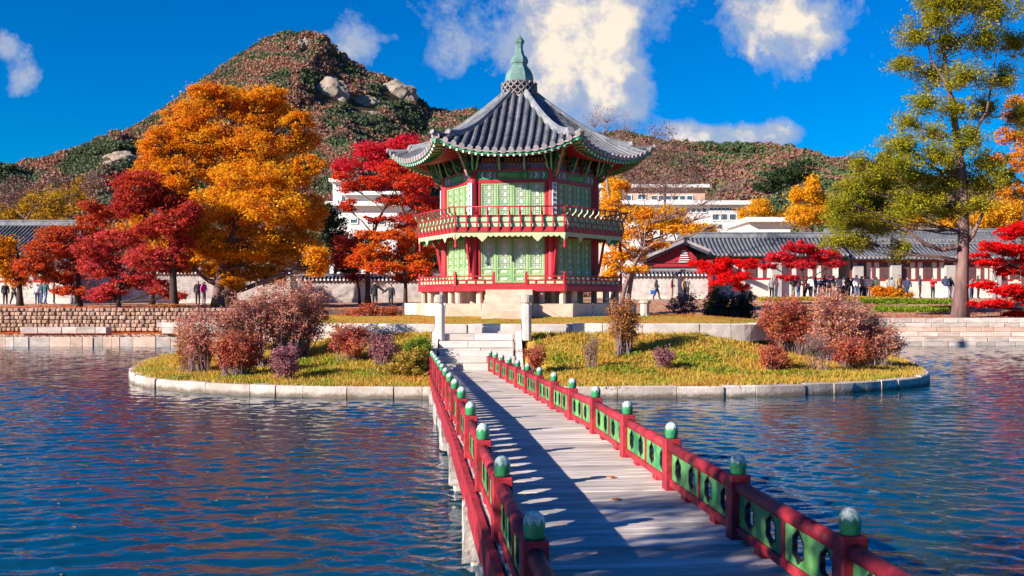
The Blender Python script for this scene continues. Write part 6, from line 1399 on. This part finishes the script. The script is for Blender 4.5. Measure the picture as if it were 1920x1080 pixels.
tag(link('slope_leaf_litter', leaves_mesh('slope_leaf_litter', np.array(C), .07, LEAF['brown'], 3)), 'brown fallen leaves strewn in the island grass', 'leaf litter', kind='stuff')
C = []
while len(C) < 2500:
    x = random.uniform(-10, 10); y = random.uniform(35, 42)
    if edge_dist(x, y, TERP) > .3: C.append((x, y, ter_z(x, y) + .012))
tag(link('terrace_leaf_litter', leaves_mesh('terrace_leaf_litter', np.array(C), .07, LEAF['redorange'], 3)), 'red and orange fallen leaves on the terrace lawn', 'leaf litter', kind='stuff')
# fallen leaves on the far bank and floating on the pond
C = []
for _ in range(9000):
    x = random.uniform(-34, 34); y = 60.6 + abs(random.gauss(0, 7)); C.append((x, y, gz(x, y) + .015))
for _ in range(4000): C.append((random.uniform(-32, -14), random.uniform(57.4, 60.2), .0))
C = [(x, y, z) if z > 0 else (x, y, .665) for x, y, z in C]
tag(link('fallen_leaf_litter', leaves_mesh('fallen_leaf_litter', np.array(C), .14, LEAF['redorange'], 4)), 'red and orange fallen leaves on the far bank', 'leaf litter', kind='stuff')
C = [(random.uniform(-9, 9), random.uniform(7, 30), .006) for _ in range(150)]; C = [c for c in C if not (.3 - .1 * c[1] < c[0] < 3.2 - .1 * c[1]) and edge_dist(c[0], c[1]) < -.3]
tag(link('floating_leaves', leaves_mesh('floating_leaves', np.array(C), .06, LEAF['yellow'], 30)), 'pale leaves floating on the pond', 'leaves', kind='stuff')
m = MB(); m.lathe([(.20, 0), (.20, .08), (.17, .1), (.17, .50), (.23, .53), (.23, .60), (.16, .64)], 10); tag(m.build('stone_bollard', M['granite'], None, (X_(1209, 39.0), 39.0, 1.93)), 'short grey stone bollard with a cap right of the pavilion platform', 'bollard')
# ================================================================== PEOPLE
def body(pose):
    """skeleton -> one continuous skinned surface; returns mesh + clothing meshes"""
    J = dict(pelvis=(0, 0, .93), belly=(0, 0, 1.08), chest=(0, -.01, 1.27), neck=(0, 0, 1.44), head=(0, -.02, 1.56), crown=(0, -.01, 1.66),
             lhip=(.09, 0, .90), lknee=(.10, -.02, .50), lank=(.10, .02, .09), ltoe=(.11, -.13, .04), rhip=(-.09, 0, .90), rknee=(-.10, -.02, .50), rank=(-.10, .02, .09), rtoe=(-.11, -.13, .04),
             lsh=(.17, 0, 1.38), lelb=(.24, .02, 1.12), lwr=(.24, -.06, .88), lhand=(.24, -.09, .79), rsh=(-.17, 0, 1.38), relb=(-.24, .02, 1.12), rwr=(-.24, -.06, .88), rhand=(-.24, -.09, .79))
    J.update(pose)
    RD = dict(pelvis=.135, belly=.12, chest=.145, neck=.055, head=.095, crown=.07, lhip=.095, rhip=.095, lknee=.058, rknee=.058, lank=.042, rank=.042, ltoe=.035, rtoe=.035, lsh=.062, rsh=.062, lelb=.046, relb=.046, lwr=.034, rwr=.034, lhand=.036, rhand=.036)
    E = [('pelvis', 'belly'), ('belly', 'chest'), ('chest', 'neck'), ('neck', 'head'), ('head', 'crown'), ('pelvis', 'lhip'), ('lhip', 'lknee'), ('lknee', 'lank'), ('lank', 'ltoe'), ('pelvis', 'rhip'), ('rhip', 'rknee'), ('rknee', 'rank'), ('rank', 'rtoe'),
         ('chest', 'lsh'), ('lsh', 'lelb'), ('lelb', 'lwr'), ('lwr', 'lhand'), ('chest', 'rsh'), ('rsh', 'relb'), ('relb', 'rwr'), ('rwr', 'rhand')]
    nm = list(J); me = bpy.data.meshes.new('sk'); me.from_pydata([J[n] for n in nm], [(nm.index(a), nm.index(b)) for a, b in E], []); o = bpy.data.objects.new('sk', me); sc.collection.objects.link(o)
    o.modifiers.new('s', 'SKIN'); sv = me.skin_vertices[0].data
    for i, n in enumerate(nm): sv[i].radius = (RD[n] * (1.15 if n in ('chest', 'pelvis', 'belly') else 1), RD[n] * (.8 if n in ('chest', 'pelvis', 'belly') else 1)); sv[i].use_root = (n == 'pelvis')
    sb = o.modifiers.new('b', 'SUBSURF'); sb.levels = 1; sb.render_levels = 1
    dg = bpy.context.evaluated_depsgraph_get(); dg.update(); ev = o.evaluated_get(dg); bm_me = bpy.data.meshes.new_from_object(ev); bpy.data.objects.remove(o)
    bm_me.name = 'body'; bm_me.materials.clear(); bm_me.materials.append(M['skin']); bm_me.polygons.foreach_set('use_smooth', np.ones(len(bm_me.polygons), bool))
    V = np.array([v.co for v in bm_me.vertices]); Nn = np.array([v.normal for v in bm_me.vertices])
    segs = [(np.array(J[a]), np.array(J[b]), a, b) for a, b in E]
    def part(v):
        best = min(segs, key=lambda s: np.linalg.norm(v - (s[0] + (s[1] - s[0]) * np.clip(np.dot(v - s[0], s[1] - s[0]) / max(1e-9, np.dot(s[1] - s[0], s[1] - s[0])), 0, 1)))); return best[2], best[3]
    lab = {}
    for p in bm_me.polygons: lab[p.index] = part(np.array(p.center))
    def shell(name, test, off, mat, flare=None):
        ps = [p for p in bm_me.polygons if test(lab[p.index], p.center)]; ids = sorted({i for p in ps for i in p.vertices}); mp = {i: k for k, i in enumerate(ids)}; vs = []
        for i in ids:
            q = V[i] + Nn[i] * off
            if flare: q = flare(q)
            vs.append(tuple(q))
        mm = bpy.data.meshes.new(name); mm.from_pydata(vs, [], [[mp[i] for i in p.vertices] for p in ps]); mm.polygons.foreach_set('use_smooth', np.ones(len(mm.polygons), bool)); mm.materials.append(mat); return mm
    up = {'belly', 'chest', 'neck', 'lsh', 'rsh', 'lelb', 'relb', 'lwr', 'rwr'}
    jacket = shell('jacket', lambda l, c: (l[1] in ('belly', 'chest', 'neck', 'lsh', 'rsh', 'lelb', 'relb', 'lwr', 'rwr') and c[2] < 1.47) or (l[1] in ('lhip', 'rhip')), .022, M['cloth'])
    trous = shell('trousers', lambda l, c: l[1] in ('lhip', 'rhip', 'lknee', 'rknee', 'lank', 'rank'), .014, M['cloth'])
    shoes = shell('shoes', lambda l, c: l[1] in ('ltoe', 'rtoe'), .010, M['black'])
    hz = J['head'][2]
    hair = shell('hair', lambda l, c: l[1] in ('head', 'crown') and (c[2] > hz + .03 or (c[1] > J['head'][1] + .0 and c[2] > hz - .08)), .018, M['hair'])
    return bm_me, jacket, trous, shoes, hair
POSES = [
 {}, # standing
 dict(lknee=(.10, -.16, .52), lank=(.10, -.20, .10), ltoe=(.11, -.35, .05), rknee=(-.10, .06, .50), rank=(-.10, .26, .14), rtoe=(-.11, .16, .03), lelb=(.23, .12, 1.13), lwr=(.24, .10, .90), lhand=(.24, .08, .82), relb=(-.23, -.04, 1.12), rwr=(-.22, -.18, .93), rhand=(-.21, -.24, .87)), # walking
 dict(lelb=(.26, -.08, 1.15), lwr=(.12, -.28, 1.32), lhand=(.06, -.33, 1.38), relb=(-.26, -.08, 1.15), rwr=(-.12, -.28, 1.32), rhand=(-.06, -.33, 1.38)), # taking a photo
 dict(lelb=(.24, 0, 1.13), lwr=(.12, -.20, 1.08), lhand=(.04, -.24, 1.10), relb=(-.25, .02, 1.13), rwr=(-.25, -.06, .90), rhand=(-.25, -.08, .82), head=(0, -.06, 1.54), crown=(0, -.08, 1.64)), # one arm bent
 dict(lelb=(.42, -.02, 1.20), lwr=(.62, -.04, 1.06), lhand=(.72, -.05, 1.00)), # arm stretched sideways
 dict(relb=(-.42, -.02, 1.20), rwr=(-.62, -.04, 1.06), rhand=(-.72, -.05, 1.00)),
]
BOD = [body(p) for p in POSES]
def person(label, x, y, pose, rz, jac, tro, h=1.68, group=None, z=None):
    b, j, t, s, hr = BOD[pose]; o = bpy.data.objects.new('person', b); sc.collection.objects.link(o); k = h / 1.72
    o.location = (x, y, (gz(x, y) if z is None else z)); o.rotation_euler = (0, 0, rz); o.scale = (k, k, k); tag(o, label, 'person', group)
    for nm, me, c in (('jacket', j, jac), ('trousers', t, tro), ('shoes', s, None), ('hair', hr, None)):
        q = link(nm, me, o)
        if c: q.color = (*c, 1)
    return o
NAVY, BLK_, RED_, GRY, BEI, WHT, JEAN, DGR, MAG, TAN = (.02, .03, .08), (.015, .015, .018), (.55, .02, .03), (.22, .22, .23), (.50, .40, .30), (.75, .73, .70), (.08, .14, .28), (.03, .06, .04), (.55, .04, .30), (.35, .22, .12)
G1 = 'visitors strolling in front of the palace corridor'
def pr(u, d, pose, rz, j, t, lab, h=1.68, g=G1): person(lab, X_(u, d), d, pose, rz, j, t, h, g)
pr(1725, 80, 0, 1.2, NAVY, TAN, 'person in a dark navy jacket standing alone left of the red jacket', 1.78)
pr(1749, 80, 2, .2, RED_, BLK_, 'person in a red jacket and black trousers holding up a camera left of the trunk', 1.68)
pr(1773, 80, 3, 2.8, NAVY, WHT, 'person in a dark coat and white trousers, left of a pair by the trunk', 1.78)
pr(1782, 80.4, 1, 2.2, BLK_, WHT, 'person in a black coat just left of the locust trunk', 1.70)
pr(1702, 79, 1, -1.2, NAVY, BLK_, 'person in navy bending forward beside the orange shrub', 1.68)
pr(1686, 79.5, 0, .4, TAN, BLK_, 'tall person with a cap in front of a grey pilaster', 1.85)
pr(1672, 80.4, 0, 2.0, GRY, BLK_, 'person in a grey coat left of the tall one with a cap', 1.68)
pr(1666, 81, 3, .4, BEI, BLK_, 'person in beige half hidden behind the grey coat', 1.68)
pr(1822, 80, 3, .5, GRY, NAVY, 'person in pale grey just right of the locust trunk', 1.64)
pr(1834, 80.8, 0, 1.0, DGR, BLK_, 'tall person in dark green right of the locust trunk', 1.84)
pr(1815, 81, 0, 2.5, BLK_, GRY, 'person in black partly behind the locust trunk', 1.6)
pr(1868, 80, 0, 1.0, WHT, JEAN, 'person in white behind the scarlet maple branches', 1.66)
pr(1905, 80.5, 0, 2.0, BEI, JEAN, 'person in beige at the right edge behind the scarlet maple', 1.66)
cols = [(NAVY, 'navy'), (BLK_, 'black'), (WHT, 'white'), (RED_, 'red'), (GRY, 'grey'), (BEI, 'beige'), (DGR, 'dark green'), (TAN, 'brown'), ((.10,.03,.06), 'plum'), (JEAN, 'denim blue')]
crowd = [(1447, 4, 0, 'grey'), (1455, 8, 3, 'dark'), (1487, 1, 3, ''), (1497, 8, 0, ''), (1514, 3, 1, ''), (1520, 2, 0, ''), (1529, 9, 2, ''), (1538, 0, 3, ''), (1546, 0, 0, ''), (1555, 4, 2, ''), (1563, 6, 0, ''), (1573, 2, 3, ''), (1582, 5, 0, ''), (1591, 1, 2, ''), (1600, 0, 1, ''), (1606, 2, 0, ''), (1615, 7, 3, ''), (1621, 3, 0, ''), (1628, 2, 1, ''), (1636, 3, 2, ''), (1643, 6, 0, '')]
CR = 'tightly packed visitors behind the big right shrubs'
for i, (u, c, p_, _) in enumerate(crowd):
    j, cn = cols[c]; left = cols[crowd[i - 1][1]][1] if i else None; right = cols[crowd[i + 1][1]][1] if i + 1 < len(crowd) else None
    lab = f'crowd member in {cn}, ' + (f'between one in {left} and one in {right}' if left and right else ('leftmost of the crowd behind the shrubs' if not left else 'rightmost of the crowd before the grey coat'))
    if i == 3: lab = 'crowd member in white near the left of the crowd, beside a red jacket'
    if i == 16: lab = 'crowd member in brown near the right part of the crowd beside a red jacket'
    pr(u, 77 + (i * 37 % 5) * .7, p_, (i * 1.7) % 6.28, j, [BLK_, NAVY, GRY, JEAN][i % 4], lab, 1.6 + (i * 13 % 7) * .03, CR)
G2 = 'visitors by the pale brick palace wall'
pr(1231, 81, 1, 1.4, BLK_, NAVY, 'person in black walking left past the pale brick wall with a pale bag', 1.80, G2)
pr(1260, 81.5, 3, 1.2, (.25, .05, .08), TAN, 'person in maroon leaning forward before the pale brick wall', 1.62, G2)
pr(1283, 81.5, 0, .8, TAN, BLK_, 'person in brown behind the bare dark shrub', 1.66, G2)
pr(1288, 82.2, 2, -.6, GRY, BLK_, 'tall person in grey behind the bare dark shrub', 1.78, G2)
G3 = 'visitors on the left bank under the maples'
pr(10, 78, 0, .5, BLK_, BLK_, 'person in black at the far left edge of the bank', 1.7, G3)
pr(26, 77, 1, 1.2, GRY, BLK_, 'person in grey walking beside the leaning trunk at the far left', 1.72, G3)
pr(70, 78, 0, .3, WHT, JEAN, 'person in a white jacket left of the teal jackets', 1.55, G3)
pr(77, 78.5, 3, 2.5, NAVY, JEAN, 'person in navy between the white jacket and the dark teal jacket', 1.75, G3)
pr(85, 76.5, 1, 2.9, (.02, .10, .13), JEAN, 'person in a dark teal jacket and jeans walking away on the left bank', 1.75, G3)
pr(101, 80, 0, 2.0, (.03, .12, .12), BLK_, 'person in teal standing under the red maple', 1.66, G3)
pr(137, 79, 0, .3, (.18, .05, .07), GRY, 'person in maroon, left of two under the red maple', 1.72, G3)
pr(146, 79.2, 1, 1.0, (.14, .06, .08), GRY, 'person in dark plum, right of two under the red maple', 1.70, G3)
pr(382, 74, 3, 1.0, MAG, GRY, 'person in a magenta coat below the orange crown', 1.70, G3)
pr(371, 76, 0, .3, BLK_, BLK_, 'person in black left of the magenta coat', 1.75, G3)
pr(425, 77, 3, 1.4, GRY, BLK_, 'person in grey crouching low under the orange tree', 1.35, G3)
G4 = 'couple holding hands by the grey wall'
pr(703, 66, 4, .25, BLK_, BLK_, 'left person in black of the couple holding hands by the grey wall', 1.74, G4)
pr(733, 66, 5, -.3, BLK_, BLK_, 'right and shorter person in black of the couple by the grey wall', 1.60, G4)
# handbag carried by the walker at the wall
bg = MB(); bg.box((0, 0, .16), (.36, .16, .32)); bg.tube([(-.12, 0, .32), (-.08, 0, .46), (.08, 0, .46), (.12, 0, .32)], .012, 5); hb = bg.build('handbag', M['blue'], None, (X_(1224, 80.8), 80.8, gz(X_(1224, 80.8), 80.8) + .42), .3, bevel=.0); tag(hb, 'pale blue bag with dark trim carried by the walker at the pale wall', 'bag')
for me in list(bpy.data.meshes):
    if me.users == 0: bpy.data.meshes.remove(me)
print('LEAVES', LEAFN[0], 'TRIS', sum(sum(max(1, len(p.vertices) - 2) for p in me.polygons) if len(me.polygons) < 5000 else len(me.polygons) * 2 for me in bpy.data.meshes))
